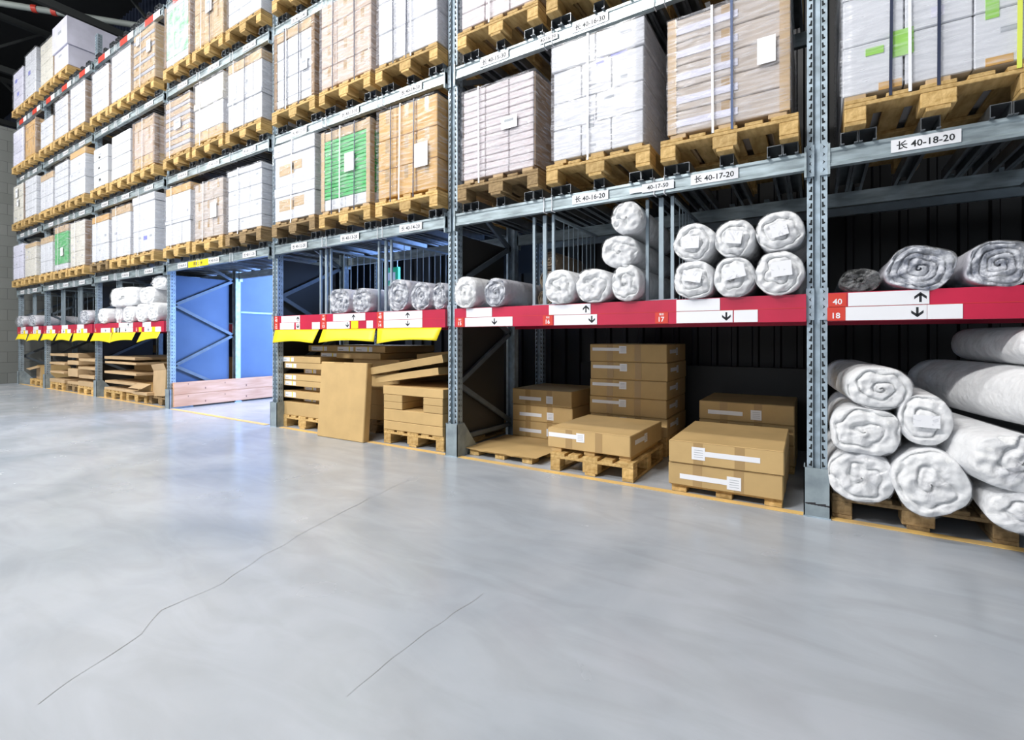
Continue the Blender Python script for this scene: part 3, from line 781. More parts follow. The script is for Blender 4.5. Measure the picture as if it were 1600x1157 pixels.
load(1, 2, 0, 'white cartons with kraft lid and corner boards', [(.10, 3, W), (.25, 3, W), (.25, 3, W), (.22, 3, W), (.12, 3, KL, 2, -.006)], straps=((.3, SK), (.33, SW), (.66, SK)), docs=((.7, .35, .12, .13),), w_=.74, corners='edge')
load(1, 2, 1, 'tall pinkish brown wrapped cartons', rep(4, .24, 3, 'brownw'), straps=((.28, SK), (.72, SK)), wrap='filmm', w_=.78)
load(1, 2, 2, 'tall white wrapped cartons', rep(3, .32, 2, W), straps=((.30, SK), (.60, SW), (.52, SK)), wrap='filmm', w_=.76)
load(1, 3, 0, 'white cartons cut off by the picture top', rep(3, .3, 2, W), w_=.74)
load(1, 3, 1, 'pale cartons cut off by the picture top', rep(3, .3, 2, KL), w_=.74)
# bay over the tunnel
load(2, 1, 0, 'white cartons with orange kraft lid', [(.33, 3, W), (.06, 2, W, 2, -.006), (.40, 4, W), (.12, 3, KO)], straps=((.3, SW),), marks=((.3, .0, .18, .25, 'lav'),), w_=.74)
load(2, 1, 1, 'beige wrapped cartons with white sheet', rep(3, .27, 3, KG), straps=((.35, SW),), docs=((.62, .32, .16, .2),), wrap='filmm', w_=.74)
load(2, 1, 2, 'white cartons in five neat layers', [(.16, 3, W), (.20, 3, W), (.20, 3, W), (.20, 3, W), (.08, 3, W, 2, -.006)], straps=((.36, SW),), w_=.76)
load(2, 2, 0, 'pale cartons with dark grey bands', [(.09, 3, KL), (.06, 3, 'greyc'), (.09, 3, KL), (.06, 3, 'greyc'), (.09, 3, KL), (.06, 3, 'greyc'), (.09, 3, KL), (.06, 3, 'greyc'), (.09, 3, KL), (.06, 3, 'greyc'), (.10, 3, KL)], wrap='filmm', straps=((.25, SW),), docs=((.42, .42, .2, .14),), w_=.74)
load(2, 2, 1, 'lumpy white wrapped cartons over a kraft base', [(.16, 2, K), (.34, 2, W), (.10, 2, CR_, 2, -.012), (.28, 2, CR_)], wrap='filmm', straps=((.25, SW),), w_=.74)
load(2, 2, 2, 'tall white cartons under pale kraft lids', [(.33, 4, W), (.06, 3, W, 2, -.006), (.38, 4, W), (.13, 3, KL)], straps=((.2, SW), (.55, SK)), w_=.76)
load(2, 3, 0, 'green and white speckled film load', [(.12, 1, W), (.75, 1, 'speck'), (.08, 1, W)], wrap='filmm', straps=((.4, SW),), w_=.76, corners='edge')
load(2, 3, 1, 'brown cartons with white paper label', [(.5, 3, KL), (.46, 3, KL)], straps=((.28, SW), (.6, SK)), docs=((.45, .42, .16, .2),), w_=.74)
load(2, 3, 2, 'white cartons in small square layers', rep(5, .18, 3, W), w_=.74)
# bays left of the tunnel
load(3, 1, 0, 'white cartons under a kraft lid', [(.32, 3, W), (.42, 2, W), (.12, 2, KO)], straps=((.3, SW),), w_=.74)
load(3, 1, 1, 'large white cartons below broad kraft lid', [(.30, 3, W), (.46, 2, W), (.14, 2, KL)], straps=((.3, SW),), w_=.74)
load(3, 1, 2, 'white cartons with purple print and lid', [(.36, 2, W), (.46, 2, W), (.13, 1, W, 1, -.01)], straps=((.3, SW),), marks=((.15, .55, .12, .10, 'lav'), (.45, .58, .12, .10, 'lav'), (.5, .2, .12, .06, 'blue')), w_=.76)
load(3, 2, 0, 'narrow white boxes with black dots', [(.24, 1, W), (.26, 1, W), (.24, 1, W)], wrap=None, w_=.62, dx=.02, marks=((.4, .15, .06, .03, 'ink'), (.35, .45, .06, .03, 'ink'), (.38, .72, .06, .03, 'ink')))
load(3, 2, 1, 'white file boxes in four layers', [(.2, 2, W), (.2, 3, W), (.2, 3, W), (.2, 2, W)], wrap=None, w_=.74)
load(3, 2, 2, 'dark brown wrapped cartons with kraft corners', [(.2, 2, K), (.45, 2, 'brownw'), (.16, 3, KL)], wrap='filmm', straps=((.5, SW),), w_=.76, corners='edge')
load(3, 3, 0, 'white wrapped cartons with brown side', rep(4, .2, 3, W), side='edge', w_=.72, wrap='filmm')
load(3, 3, 1, 'shiny white cartons with tan side', rep(4, .21, 3, W), side='kraftlt', wrap='filmm', w_=.74)
load(3, 3, 2, 'kraft cartons with dark bands and sheets', [(.14, 3, KL), (.06, 3, 'greyc')] * 4 + [(.1, 3, KL)], docs=((.2, .75, .12, .14), (.7, .5, .14, .18)), straps=((.4, SW),), w_=.74, side='kraftlt')
load(4, 1, 0, 'white cartons with tan lid', [(.26, 3, W), (.40, 3, W), (.14, 2, KL)], w_=.72)
load(4, 1, 1, 'green and pale green banded load', [(.12, 1, W), (.35, 1, 'green'), (.32, 1, 'green'), (.14, 2, KL)], docs=((.55, .3, .14, .16),), straps=((.35, SW),), wrap='filmm', w_=.74)
load(4, 1, 2, 'creamy wrapped cartons with brown side', rep(3, .30, 3, CR_), side='edge', straps=((.4, SW),), wrap='filmm', w_=.72)
load(4, 2, 0, 'white cartons with pinkish lid', [(.3, 3, W), (.36, 3, W), (.14, 1, KL)], w_=.74)
load(4, 2, 1, 'white cartons in five thin layers', rep(5, .17, 3, W), w_=.74)
load(4, 2, 2, 'big white cartons under kraft lid', [(.34, 2, W), (.16, 2, W, 2, -.006), (.3, 2, W), (.13, 1, KO)], w_=.76)
load(4, 3, 0, 'low white cartons with tan edges', rep(3, .2, 3, W), side='kraftlt', w_=.72)
load(4, 3, 1, 'white cartons beside a dark brown board', rep(4, .2, 3, W), side='edge', wrap='filmm', w_=.72)
load(4, 3, 2, 'white wrapped layers with dark brown board', rep(4, .21, 3, W), side='edge', wrap='filmm', w_=.72)
load(4, 4, 0, 'cream and tan wrapped cartons', rep(4, .23, 3, CR_), side='kraftlt', w_=.74)
load(4, 4, 1, 'very tall pale grey boxes overhanging', [(.42, 1, LV_), (.58, 1, LV_, 1, -.03)], wrap=None, w_=.76)
load(5, 1, 0, 'pale lavender wrapped cartons', rep(3, .28, 2, LV_), w_=.74)
load(5, 1, 1, 'beige wrapped cartons with brown flap', [(.40, 1, CR_), (.28, 2, CR_), (.1, 1, K)], wrap='filmm', w_=.76)
load(5, 2, 0, 'grey beige load with two sheets', rep(3, .3, 2, CR_), side='edge', docs=((.35, .65, .16, .2), (.5, .4, .12, .16)), w_=.72)
load(5, 2, 1, 'white cartons in five layers', rep(5, .18, 3, W), w_=.74)
load(5, 3, 0, 'white and lavender cartons', rep(3, .28, 2, LV_), w_=.74)
load(5, 3, 1, 'tan strapped cartons with corner boards', [(.4, 2, KO), (.3, 2, KO), (.12, 2, KO)], w_=.76, corners='edge')
load(5, 4, 0, 'pale cartons with purple print', rep(4, .22, 2, LV_), marks=((.4, .3, .14, .08, 'blue'), (.2, .7, .14, .08, 'blue')), w_=.74)
load(5, 4, 1, 'tall white cartons with purple print', rep(4, .26, 2, W), marks=((.3, .5, .14, .08, 'blue'),), w_=.74)
pallet(slot_x(0, 2), 3.278, LV[2] + PB, 'wooden pallet at upper right of picture top, right place, second level')

# ---------------------------------------------------------------- rolls
def roll(x0, x1, z0, z1, yf, length, lab, kind='foam', seed=0, squ=2.3, twist=0.0, dirv=(0, 1, 0), label=None, turns=2.6, group='wrapped rolls on the red shelves', name='quilt_roll', frill=.05, rx_=0.0, rag=.05):
    a = (x1 - x0) / 2; c = (z1 - z0) / 2; X = (x0 + x1) / 2; Z = (z0 + z1) / 2
    dirv = Vector(dirv).normalized()
    q = Vector((0, 1, 0)).rotation_difference(dirv)
    t = thing(name, lab, 'roll', (X, yf, Z), q.to_euler(), group)
    NA = 72; NL = 14; body = {'foam': 'foam', 'plastic': 'greyfab', 'mesh': 'mesh', 'brown': 'brownroll'}[kind]
    endm = {'foam': 'foam', 'plastic': 'crink', 'mesh': 'mesh', 'brown': 'brownroll'}[kind]
    def rad(th, y):
        cs, sn = math.cos(th + twist), math.sin(th + twist)
        r = (abs(cs) ** squ + abs(sn) ** squ) ** (-1 / squ)
        r *= 1 + rag * noise.noise((math.cos(th) * 1.7 + seed * 3.3, math.sin(th) * 1.7, y * 1.3)) + .012 * noise.noise((math.cos(th) * 7, math.sin(th) * 7 + seed, y * 6))
        return r
    vs = []; fs = []
    for j in range(NL + 1):
        y = length * j / NL
        for i in range(NA):
            th = 2 * math.pi * i / NA; r = rad(th, y) * (.985 if j in (0,) else 1)
            vs.append((a * r * math.cos(th), y, c * r * math.sin(th)))
    for j in range(NL):
        for i in range(NA): p = j * NA + i; p2 = j * NA + (i + 1) % NA; fs.append((p, p2, p2 + NA, p + NA))
    fs.append(tuple(range(NL * NA, NL * NA + NA)))
    # front end: folded spiral layers
    NR = 26; base = 0; prev = list(range(NA))
    for k in range(1, NR + 1):
        u = 1 - k / (NR + .6)
        cur = []
        for i in range(NA):
            th = 2 * math.pi * i / NA; r = rad(th, 0) * u
            wob = .2 * noise.noise((math.cos(th) * 1.2 * u * 2, math.sin(th) * 1.2 * u * 2, seed * 5.1))
            ph = (u * turns + th / (2 * math.pi) + wob * 2.2) % 1.0
            g = math.exp(-((min(ph, 1 - ph)) / .09) ** 2)
            dep = -.022 * (1 - u ** 6) + .032 * g * (1 if u > .06 else .4) + .016 * noise.noise((a * r * math.cos(th) * 26, seed, c * r * math.sin(th) * 26))
            if kind in ('plastic', 'mesh'): dep = -.01 + .045 * abs(noise.noise((a * r * math.cos(th) * 14 + seed, 1.7, c * r * math.sin(th) * 14))) + .03 * g
            cur.append(len(vs)); vs.append((a * r * math.cos(th), dep - .004, c * r * math.sin(th)))
        for i in range(NA): i2 = (i + 1) % NA; fs.append((prev[i2], prev[i], cur[i], cur[i2]))
        prev = cur
    fs.append(tuple(prev))
    nb = NL * NA + 1
    mb = MB(); mb.add(vs, fs, body, None, True)
    if endm != body:
        ei = mb.mi(endm)
        for q_ in range(nb, len(mb.m)): mb.m[q_] = ei
    mb.build('padding' if kind == 'foam' else 'rolled_layers', t)
    # clear plastic bag, frilled in front of the end
    if kind != 'brown':
        vs = []; fs = []; rings = [(1.018, length * .96), (1.022, length * .5), (1.022, .02), (1.0, -.02), (.93, -.034), (.78, -.040), (.5, -.044), (.22, -.044)]
        for u, y in rings:
            for i in range(NA):
                th = 2 * math.pi * i / NA; r = rad(th, max(0, y)) * u
                nn = noise.noise((math.cos(th) * 4.5 + seed, math.sin(th) * 4.5, y * 5 + u * 3))
                yy = y + (frill * .5 * nn if y < 0 else 0); rr = r * (1 + (.05 * nn if y < 0 else .0))
                vs.append((a * rr * math.cos(th), yy, c * rr * math.sin(th)))
        for j in range(len(rings) - 1):
            for i in range(NA): p = j * NA + i; p2 = j * NA + (i + 1) % NA; fs.append((p, p + NA, p2 + NA, p2))
        fs.append(tuple(range((len(rings) - 1) * NA, len(rings) * NA)))
        m2 = MB(); m2.add(vs, fs, 'bag', None, True); m2.build('plastic_bag', t)
    if label:
        lx, lz, lw, lh = label
        MB().box(-lw / 2, lw / 2, -.0015, 0, -lh / 2, lh / 2, 'white').build('paper_label', t, (lx * a, -.05, lz * c), (0, R((seed * 37) % 30 - 15), 0))
    return t
S0 = 1.334
def sroll(x0, x1, z1, lab, **k): return roll(x0, x1, k.pop('z0', S0), z1, k.pop('yf', 3.36), k.pop('length', 1.0), lab, **k)
sroll(-2.726, -2.479, 1.612, 'white quilt roll just right of the upright beside tag 15', seed=1, turns=1.6)
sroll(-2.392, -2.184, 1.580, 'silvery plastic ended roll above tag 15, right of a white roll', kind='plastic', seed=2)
sroll(-1.811, -1.558, 1.604, 'white roll, bottom left of the four roll pyramid over tag 16', seed=3, turns=1.4)
sroll(-1.545, -1.272, 1.592, 'white roll, bottom middle of the pyramid over tag 16', seed=4, turns=1.5, frill=.08)
sroll(-1.260, -1.050, 1.597, 'white roll, bottom right of the pyramid, beside the divider', seed=5, turns=1.7)
roll(-1.347, -1.079, 1.588, 1.815, 3.38, 1.0, 'bluish white bagged roll lying on top of the pyramid over tag 16', seed=6, turns=1.2, frill=.08)
roll(-1.262, -1.045, 1.820, 2.045, 3.36, .95, 'high sloping cream white roll touching the beam labelled 16-20', seed=7, turns=.8, dirv=(.0, 1, -.02))
sroll(-.819, -.571, 1.583, 'white roll, lower left of the six over tag 17', seed=8, squ=2.6, label=(.0, .15, .12, .07))
sroll(-.569, -.330, 1.587, 'white roll, lower middle of the six over tag 17', seed=9, label=(.05, .2, .13, .08), turns=2.2)
sroll(-.328, -.062, 1.603, 'wide white roll, lower right of the six, beside the nearest upright', seed=10, label=(.1, .15, .11, .09), squ=2.2)
roll(-.823, -.570, 1.590, 1.834, 3.38, 1.0, 'white roll with pointed bag corner, upper left of the six', seed=11, label=(-.1, -.05, .11, .08), squ=2.6, twist=.4)
roll(-.566, -.330, 1.594, 1.830, 3.38, 1.0, 'white roll, upper middle of the six over tag 17', seed=12, label=(.0, .0, .10, .08))
roll(-.326, -.062, 1.610, 1.845, 3.38, 1.0, 'white roll, upper right of the six, beside the nearest upright', seed=13, label=(.0, .0, .09, .08))
sroll(.110, .305, 1.470, 'dark see-through mesh roll above the number 40 tag', kind='mesh', seed=14, yf=3.42, name='mesh_roll')
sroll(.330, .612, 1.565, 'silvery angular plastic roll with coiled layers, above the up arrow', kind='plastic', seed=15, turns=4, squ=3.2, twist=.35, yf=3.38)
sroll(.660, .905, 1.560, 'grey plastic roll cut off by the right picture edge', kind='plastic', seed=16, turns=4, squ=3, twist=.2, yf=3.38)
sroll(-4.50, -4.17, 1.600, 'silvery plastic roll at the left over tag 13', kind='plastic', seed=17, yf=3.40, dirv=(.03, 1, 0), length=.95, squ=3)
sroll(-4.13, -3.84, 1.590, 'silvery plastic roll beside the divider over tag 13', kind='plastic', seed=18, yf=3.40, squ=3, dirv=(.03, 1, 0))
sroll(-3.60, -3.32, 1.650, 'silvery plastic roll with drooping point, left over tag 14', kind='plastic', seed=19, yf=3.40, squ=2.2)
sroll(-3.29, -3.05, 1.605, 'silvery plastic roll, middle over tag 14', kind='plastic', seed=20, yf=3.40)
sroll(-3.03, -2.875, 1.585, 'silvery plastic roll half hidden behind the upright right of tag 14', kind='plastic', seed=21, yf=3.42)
# dark brown rolls standing deep in the shelf
for i, (x0, x1, z0, z1, lab) in enumerate(((-2.12, -1.96, 1.334, 1.50, 'lower dark brown roll deep in the shelf, right of tag 15 rolls'),
                                           (-2.10, -1.94, 1.502, 1.67, 'middle dark brown roll deep in the shelf, left of divider'),
                                           (-2.08, -1.92, 1.672, 1.84, 'topmost dark brown roll deep in the shelf, left of divider'))):
    roll(x0, x1, z0, z1, 3.80, .55, lab, kind='brown', seed=30 + i, name='paper_roll', group='brown rolls deep in the shelf', turns=3.5)
# shelf just left of the tunnel
G3 = 'white bags on the shelf left of the tunnel'
sroll(-10.85, -10.42, 1.60, 'white bagged roll at the left, under the far long white bag', seed=22, group=G3)
roll(-10.38, -10.12, 1.334, 1.84, 3.46, .4, 'upright white bundle left of the long white bag', seed=23, group=G3, squ=3.5)
sroll(-9.80, -9.36, 1.60, 'white roll below the right part of the long white bag', seed=24, group=G3)
sroll(-9.30, -8.90, 1.62, 'white roll lowest left of the tunnel upright pile', seed=25, group=G3)
sroll(-8.87, -8.50, 1.63, 'white roll touching the tunnel upright, bottom of the pile', seed=26, group=G3)
roll(-9.40, -8.85, 1.62, 1.90, 3.45, .8, 'white bag resting on two rolls beside the tunnel upright', seed=27, group=G3, squ=3)
roll(-8.98, -8.50, 1.84, 2.06, 3.47, .8, 'topmost white bag of the pile beside the tunnel upright', seed=28, group=G3)
roll(-10.42, -9.42, 1.61, 1.93, 3.40, .35, 'long white bag lying sideways over the shelf left of tunnel', seed=29, group=G3, squ=5, turns=1)
sroll(-11.75, -11.32, 1.60, 'lone silvery roll two bays left of tunnel', kind='plastic', seed=33)
sroll(-15.72, -15.22, 1.59, 'left silvery roll on the end bay shelf', kind='plastic', seed=34)
sroll(-14.85, -14.35, 1.585, 'right silvery roll on the end bay shelf', kind='plastic', seed=35)
# the big pile on the floor at the right
GP = 'big white rolls piled on the floor pallet'
pallet(.475, 3.47, 0.001, 'old brown pallet under the pile of big white rolls, right floor', 'woodold')
PZ = .146
roll(.055, .365, PZ, .425, 3.36, 1.1, 'white folded roll, bottom left of the floor pile beside the guard', seed=41, turns=1.7, group=GP, squ=2.5, frill=.09)
roll(.345, .655, PZ, .475, 3.30, 1.1, 'bulging white roll, bottom middle of the floor pile', seed=42, turns=1.8, group=GP, twist=-.5, frill=.1, squ=2.5)
roll(.066, .385, .420, .675, 3.34, 1.1, 'white folded roll, second from bottom on the left of the pile', seed=43, turns=2.0, group=GP, squ=3)
roll(.145, .445, .670, .910, 3.38, 1.1, 'white oval roll on top of the left column of the pile', seed=44, turns=2.4, group=GP, dirv=(-.09, 1, 0))
roll(.375, .600, .500, .765, 3.36, 1.1, 'white roll with paper label, tucked between the left column and long rolls', seed=45, turns=1.8, group=GP, label=(.0, .0, .11, .065), dirv=(.02, 1, 0))
roll(.635, .98, .345, .615, 3.20, 1.25, 'fat white roll with crumpled bag end, lower right of the pile', kind='foam', seed=46, turns=1.0, group=GP, dirv=(-.22, 1, .0), frill=.16, rag=.1)
roll(.69, .99, .147, .345, 3.20, 1.1, 'bottom right bagged white roll slipping off the pallet', seed=47, turns=1.2, group=GP, dirv=(.04, 1, 0), frill=.14)
roll(.88, 1.24, .618, .925, 3.05, 1.45, 'long smooth white roll slanting over the pile, right edge', seed=48, turns=1.6, group=GP, dirv=(-.24, 1, 0))
roll(.86, 1.12, .928, 1.135, 3.34, 1.0, 'highest white roll at the right edge, mostly in shadow', seed=49, turns=1.6, group=GP, dirv=(-.10, 1, 0))

# ---------------------------------------------------------------- brown boxes of the wide bay
def ship_label(t, x, z, strip, sq, y, flip=False, face='front'):
    mb = MB(); L, h = strip
    s = -1 if flip else 1
    mb.box(min(0, s * L), max(0, s * L), -.0012, 0, -h / 2, h / 2, 'white')
    xa = s * (L + (.0 if sq > 0 else .06)); q = abs(sq)
    x_ = sorted((xa, xa + s * q))
    mb.box(x_[0], x_[1], -.0016, 0, -q * .42 - .008, q * .58 - .008, 'white')
    for i in range(4): mb.box(x_[0] + q * .18, x_[0] + q * .85, -.0019, -.0015, q * (.32 - i * .18) - .008, q * (.36 - i * .18) - .008, 'inkgrey')
    return mb.build('shipping_label', t, (x, y, z), (0, 0, R(90) if face == 'side' else 0))
def cbox(x0, x1, y0, y1, z0, z1, lab, lbl=None, rz=0, k='kraft', group=None, name='cardboard_box', sidelabel=False, tapes=True):
    t = thing(name, lab, 'box', ((x0 + x1) / 2, (y0 + y1) / 2, z0), (0, 0, R(rz)), group)
    a = (x1 - x0) / 2; b = (y1 - y0) / 2; h = z1 - z0 - .002
    MB().box(-a, a, -b, b, 0, h, k, c=.006).box(-a + .002, a - .002, -b - .0004, b, h - .0045, h - .003, 'tape').build('body', t)
    if tapes:
        for q in (-.45, .28): MB().box(q * a - .03, q * a + .03, -b - .0008, -b + .002, .006, h - .006, 'tape').build('tape', t)
    if lbl: ship_label(t, lbl[0] * a, lbl[1] * h, (lbl[2], lbl[3]), lbl[4], -b - .001, lbl[5] if len(lbl) > 5 else False)
    if sidelabel: ship_label(t, a + .0012, h * .6, (.22, .035), .07, -b + .10, face='side')
    return t
def low_pallet(x0, x1, y0, y1, h, lab, cover=None, k='wood'):
    t = thing('low_pallet', lab, 'pallet', (x0, y0, 0.001)); L = x1 - x0; D = y1 - y0
    for fx in (0, .5, 1):
        w0 = fx * (L - .1); 
        for yy in (0, .5, 1): MB().box(w0, w0 + .1, yy * (D - .12), yy * (D - .12) + .12, 0, h - .016, k, c=.003).build('block', t)
    MB().box(-.002, L + .002, 0, D, h - .016, h, k, c=.003).build('deck', t)
    if cover:
        mb = MB(); nx = 12; ny = 8; vs = []; fs = []
        for j in range(ny + 1):
            for i in range(nx + 1):
                x = -.04 + (L + .10) * i / nx; y = -.03 + (D + .05) * j / ny
                z = h + .006 + .004 * noise.noise((x * 5, y * 5, 2)) - (.012 if j == 0 and i % 5 == 3 else 0)
                vs.append((x, y, max(h + .0025 if 0 < j else h - .004, z)))
        for j in range(ny):
            for i in range(nx): p = j * (nx + 1) + i; fs.append((p, p + 1, p + nx + 2, p + nx + 1))
        mb.add(vs, fs, cover); o = mb.build('cardboard_cover', t); sm = o.modifiers.new('t', 'SOLIDIFY'); sm.thickness = .003; sm.offset = 1
    return t
low_pallet(-2.70, -2.04, 3.55, 4.22, .055, 'low pallet covered by a bare cardboard sheet, left floor of wide bay', 'kraft')
low_pallet(-2.71, -2.02, 4.30, 5.0, .05, 'low pallet under the three shorter stacked brown boxes')
for i in range(3):
    cbox(-2.714, -2.027, 4.31, 5.0, .052 + i * .165, .052 + (i + 1) * .165, 'brown box with split white label, %s of the short stack of three' % ('bottom', 'middle', 'top')[i],
         (-.75, .42, .26, .035, -.075), rz=(0, .6, -.5)[i], group='three brown boxes left')
pallet(-1.49, 3.49, .001, 'wooden pallet carrying the single flat brown box in the wide bay', scale=(.86, .68, 1))
for q, wh in ((-.29, 'left'), (0, 'middle'), (.29, 'right')):
    tag(MB().box(q - .045, q + .045, .02, .75, 0, .028, 'kraft').build('cardboard_runner', None, (-1.52, 3.53, .146)), 'small brown cardboard runner between flat box and its pallet, %s one' % wh, 'box foot')
cbox(-1.875, -1.17, 3.53, 4.33, .175, .338, 'single flat brown box on the open pallet, white label at left', (-.97, .66, .25, .035, .07), sidelabel=True, rz=-1.2)
low_pallet(-1.88, -1.14, 4.40, 5.1, .175, 'dark pallet under the tall stack of brown boxes')
for i in range(5):
    cbox(-1.876 + (.004, -.003, .0, .006, .0)[i], -1.137 + (.004, -.003, .0, .006, .0)[i], 4.40, 5.12, .177 + i * .168, .177 + (i + 1) * .168,
         'brown box with long white label, %s of the tall stack of five' % ('bottom', 'second from bottom', 'middle', 'second from top', 'top')[i],
         (-.93, .70, .27, .03, .07), sidelabel=True, group='tall stack of brown boxes')
low_pallet(-.865, -.185, 3.475, 4.3, .055, 'low pallet under the two large flat boxes near the upright')
cbox(-.878, -.178, 3.44, 4.33, .057, .212, 'lower large flat brown box near the upright, label square at right end', (-.78, .42, .30, .034, .085), rz=0)
cbox(-.878, -.178, 3.43, 4.33, .213, .368, 'upper large flat brown box near the upright, label square at left end', (.62, .52, .33, .034, .085, True), rz=.8)
low_pallet(-.86, -.15, 4.38, 5.1, .055, 'low pallet under the dim boxes behind the two large ones')
for i in range(3):
    cbox(-.862, -.150, 4.40, 5.1, .057 + i * .160, .057 + (i + 1) * .160, 'dim brown box behind the two large flat ones, %s of three' % ('bottom', 'middle', 'top')[i],
         (-.80, .42, .27, .034, -.08) if i == 2 else None, group='dim boxes behind the two large ones')

# ---------------------------------------------------------------- bay with the leaning slab
def flat(x0, x1, y0, y1, z0, z1, lab, k='kraft', labels=(), rot=(0, 0, 0), group='flat cartons in the slab bay', open_=False):
    t = thing('flat_carton', lab, 'flat carton', ((x0 + x1) / 2, y0, z0), tuple(R(a) for a in rot), group)
    a = (x1 - x0) / 2; D = y1 - y0; h = z1 - z0 - .002
    if not open_:
        MB().box(-a, a, 0, D, 0, h, k, c=.004).build('body', t)
    else:
        MB().box(-a, a, 0, D, 0, .004, k).box(-a, a, 0, .005, .004, h, k).box(-a, a, D - .005, D, .004, h, k).box(-a, -a + .005, .005, D - .005, .004, h, k).box(a - .005, a, .005, D - .005, .004, h, k).build('body', t)
    for (lx, wd) in labels:
        MB().box(lx, lx + wd, -.0015, .002, h * .15, h * .82, 'white').box(lx + wd * .1, lx + wd * .5, -.002, -.001, h * .35, h * .45, 'inkgrey').build('white_sticker', t)
        MB().box(lx + wd + .001, lx + wd + .02, -.0015, .002, h * .15, h * .82, 'yellow').box(lx + wd + .021, lx + wd + .08, -.0015, .002, h * .15, h * .82, 'white').build('yellow_sticker', t)
    return t
pallet(-5.13, 3.49, .001, 'pallet under the labelled flat cartons left of the slab')
zs = [(.146, .305, -5.56, -4.76, 0), (.307, .352, -5.26, -4.80, .10), (.353, .440, -5.50, -4.78, 0), (.441, .498, -5.28, -4.80, .12), (.499, .566, -5.50, -4.77, 0), (.567, .640, -5.50, -4.77, 0),
      (.641, .708, -5.28, -4.80, .12), (.709, .780, -5.49, -4.75, 0), (.781, .855, -5.54, -4.80, 0)]
ords = ['bottom', 'second', 'third', 'fourth', 'fifth', 'sixth', 'seventh', 'eighth', 'top']
for i, (a, c, x0, x1, dy) in enumerate(zs):
    lb = () if i == 0 else ((-(x1 - x0) / 2 + .03, .13),)
    flat(x0, x1, 3.50 + dy, 4.20, a, c, 'thin flat carton, %s from below in the stack left of the slab' % ords[i] if 0 < i < 8 else '%s flat carton of the stack left of the slab' % ords[i], 'kraft', lb)
# middle back stack
pallet(-4.25, 3.78, .001, 'pallet hidden behind the leaning slab', 'woodold')
for i in range(4):
    flat(-4.60, -3.85, 3.80, 4.7, .147 + i * .172, .147 + i * .172 + (.172 if i % 2 == 0 else .172), 'brown carton behind the leaning slab, %s of the hidden stack' % ('bottom', 'second', 'third', 'fourth')[i])
flat(-5.10, -4.06, 3.72, 4.6, .836, .905, 'long flat carton lying above the leaning slab, under the top one', labels=((-.50, .2),))
flat(-5.42, -4.05, 3.78, 4.6, .907, .985, 'topmost long flat carton under the yellow sheet, behind the slab', labels=((-.62, .22), (-.12, .2), (.2, .2)))
t = thing('leaning_slab', 'large flat plain cardboard slab leaning upright in front of the cartons', 'flat carton', (-4.275, 3.345, .001), (R(-4), 0, R(1.5)))
MB().box(-.36, .36, 0, .085, 0, .815, 'kraft', c=.008).build('body', t)
MB().box(-.14, .0, -.0008, .084, .806, .8158, 'tape').build('tape', t)
pallet(-3.36, 3.49, .001, 'pallet under the folded cartons right of the slab')
RS = 'flat cartons right of the slab'
flat(-3.75, -2.965, 3.48, 4.4, .146, .235, 'thick bottom carton of the stack right of the slab', group=RS)
flat(-3.75, -2.965, 3.48, 4.4, .236, .355, 'second thick carton of the stack right of the slab', group=RS)
for i, (x0, x1, wh) in enumerate(((-3.75, -3.49, 'left'), (-3.21, -2.965, 'right'))):
    for j in range(2): flat(x0, x1, 3.48, 4.3, .357 + j * .072, .357 + (j + 1) * .072, 'small flat carton, %s %s beside the gap in the right stack' % (('lower', 'upper')[j], wh), group=RS)
flat(-3.76, -2.96, 3.48, 4.4, .502, .59, 'carton bridging the gap in the stack right of the slab', group=RS)
flat(-3.90, -3.02, 3.50, 4.2, .665, .735, 'crooked open tray above the bridging carton', open_=True, rot=(0, -8, -1), group=RS)
flat(-3.97, -2.95, 3.47, 4.2, .765, .84, 'upper tilted open tray just under the yellow sheet, right stack', open_=True, rot=(5, -9, 1), group=RS)
flat(-3.74, -2.98, 3.95, 4.3, .77, .93, 'propped cardboard sheet standing behind the tilted open trays', rot=(-5, -5, 0), group=RS)

# ---------------------------------------------------------------- clutter left of the tunnel
GL = 'flat cartons stacked left of the tunnel'
def shelfstack(x0, x1, ys, zl, word, yb=3.47):
    """wide flat boards lying on narrower cartons set back"""
    prev = .146
    for i, (z0, z1) in enumerate(zl):
        o = ('lowest', 'second', 'third', 'fourth', 'fifth')[i]
        if z0 - prev > .02:
            flat(x0 + .15, x1 - .08, yb + .40, yb + .95, prev + .001, z0 - .001, 'set back filler carton under the %s board, %s' % (o, word), group=GL)
        flat(x0 + (.03 if i % 2 else 0), x1 - (.04 if i % 3 == 1 else 0), yb, yb + 1.0, z0, z1, '%s protruding flat board of the stack %s' % (o, word), 'kraftlt', group=GL)
        prev = z1
pallet(-10.54, 3.46, .001, 'pallet under the board stack left of the leaning open carton')
pallet(-9.69, 3.50, .001, 'pallet under the small open carton left of the tunnel')
shelfstack(-10.95, -9.62, 0, [(.146, .19), (.27, .315), (.44, .485), (.62, .66), (.70, .75)], 'one bay left of tunnel')
flat(-9.60, -9.08, 3.42, 4.1, .146, .20, 'low flattened carton on the floor pallet left of tunnel', 'kraftlt', group=GL)
t = thing('open_carton', 'small open carton with raised flap left of the large open one', 'box', (-9.36, 3.50, .203), (0, 0, R(6)))
MB().box(-.2, .2, 0, .005, 0, .12, 'kraft').box(-.2, .2, .35, .355, 0, .12, 'kraft').box(-.2, -.195, .005, .35, 0, .12, 'kraft').box(.195, .2, .005, .35, 0, .12, 'kraft').box(-.2, .2, 0, .355, 0, .004, 'kraft').build('body', t)
MB().box(-.2, .2, -.16, 0, 0, .004, 'kraftlt').build('flap', t, (0, -.001, .12), (R(25), 0, 0))
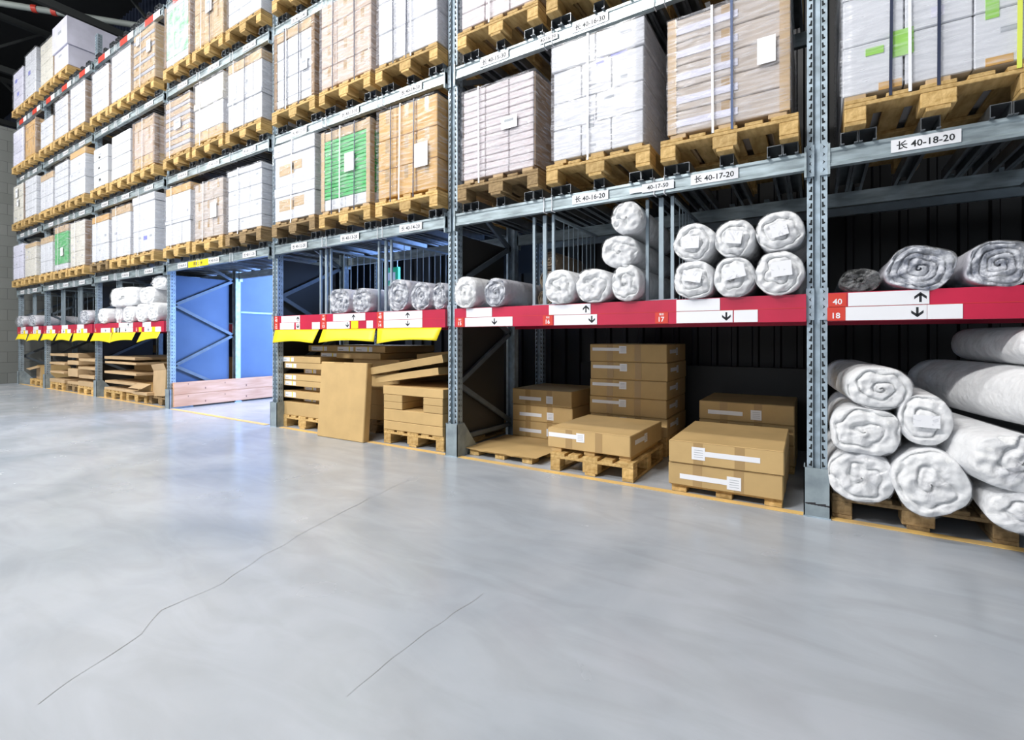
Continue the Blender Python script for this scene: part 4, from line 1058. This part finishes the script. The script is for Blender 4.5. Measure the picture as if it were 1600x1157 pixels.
pallet(-8.86, 3.52, .001, 'dark pallet at the left foot of the tunnel upright', 'woodold')
t = thing('open_carton', 'large open cardboard carton leaning beside the tunnel upright', 'box', (-8.86, 3.50, .148), (R(-3), R(-4), R(-6)))
MB().box(-.30, .30, 0, .006, 0, .42, 'kraftlt').box(-.30, .30, .5, .506, 0, .40, 'kraft').box(-.30, -.294, .006, .5, 0, .41, 'kraft').box(.294, .30, .006, .5, 0, .41, 'kraft').box(-.3, .3, 0, .5, 0, .005, 'kraft').build('body', t)
MB().box(-.30, .30, -.004, 0, .0, .10, 'kraftlt').build('flap', t, (0, .0, .42), (R(20), 0, 0))
tag(MB().box(-.62, .60, 0, .03, 0, .72, 'edge', c=.004).build('backing_sheet', None, (-9.05, 4.72, .01), (R(-2), 0, 0)), 'wide dark brown sheet standing behind the open cartons', 'board')
pallet(-13.45, 3.46, .001, 'pallet at the left, two bays left of tunnel'); pallet(-11.85, 3.46, .001, 'pallet at the right, two bays left of tunnel')
shelfstack(-13.92, -13.02, 0, [(.146, .22), (.34, .38), (.52, .57), (.70, .75)], 'left, two bays from tunnel')
shelfstack(-12.95, -12.35, 0, [(.146, .20), (.30, .46), (.54, .62), (.68, .77)], 'centre, two bays from tunnel', 3.5) 
pallet(-12.63, 3.50, .001, 'pallet in the middle, two bays left of tunnel', 'woodold')
shelfstack(-12.25, -11.40, 0, [(.146, .24), (.30, .36), (.47, .52), (.63, .68)], 'right, two bays from tunnel')
flat(-13.75, -11.5, 4.2, 4.5, .775, .93, 'long carton lying across the stacks two bays left of tunnel', group=GL)
pallet(-15.0, 3.50, .001, 'pallet on the floor of the end bay')
t = thing('open_carton', 'torn open carton on the end bay pallet', 'box', (-15.0, 3.55, .147), (0, 0, R(-8)))
MB().box(-.36, .36, 0, .006, 0, .28, 'kraftlt').box(-.36, .36, .5, .506, 0, .34, 'kraft').box(-.36, -.354, .006, .5, 0, .3, 'kraft').box(.354, .36, .006, .5, 0, .3, 'kraft').box(-.36, .36, 0, .5, 0, .005, 'kraft').build('body', t)
MB().box(-.36, .36, -.18, 0, 0, .004, 'kraftlt').build('flap', t, (0, 0, .28), (R(18), 0, 0))

# ---------------------------------------------------------------- pine boards at the tunnel side
for i, lab in enumerate(('lower pine board along the left floor edge of the tunnel', 'upper pine board along the left floor edge of the tunnel')):
    mb = MB(); z = .025 + i * .187
    mb.box(0, .04, 0, 1.95, 0, .184, 'board', c=.003)
    for (y, zz, r) in ((.45, .05 + i * .02, .012), (.75, .13, .009), (1.1, .06, .014), (.2, .15, .008)):
        n = 8; mb.add([(.0406, y + r * .7 * math.cos(6.283 * q / n), zz + r * 1.5 * math.sin(6.283 * q / n)) for q in range(n)], [tuple(range(n))], 'knot')
    tag(mb.build('pine_board', None, (-8.27, 3.45, z)), lab, 'board', 'pine boards in the tunnel')

# green emergency sign box deep behind the racks
t = thing('hanging_sign', 'small green lit sign deep behind the rolls over tag 14', 'sign', (-7.33, 7.0, 2.15))
MB().box(-.2, .2, 0, .06, 0, .36, 'greensign').build('sign_box', t)
MB().box(-.1, .12, -.002, 0, .1, .26, 'white').build('pictogram', t)
MB().tube((-.15, .03, .36), (-.15, .03, 7.84), .006, 'steel').tube((.15, .03, .36), (.15, .03, 7.84), .006, 'steel').build('hanger', t)
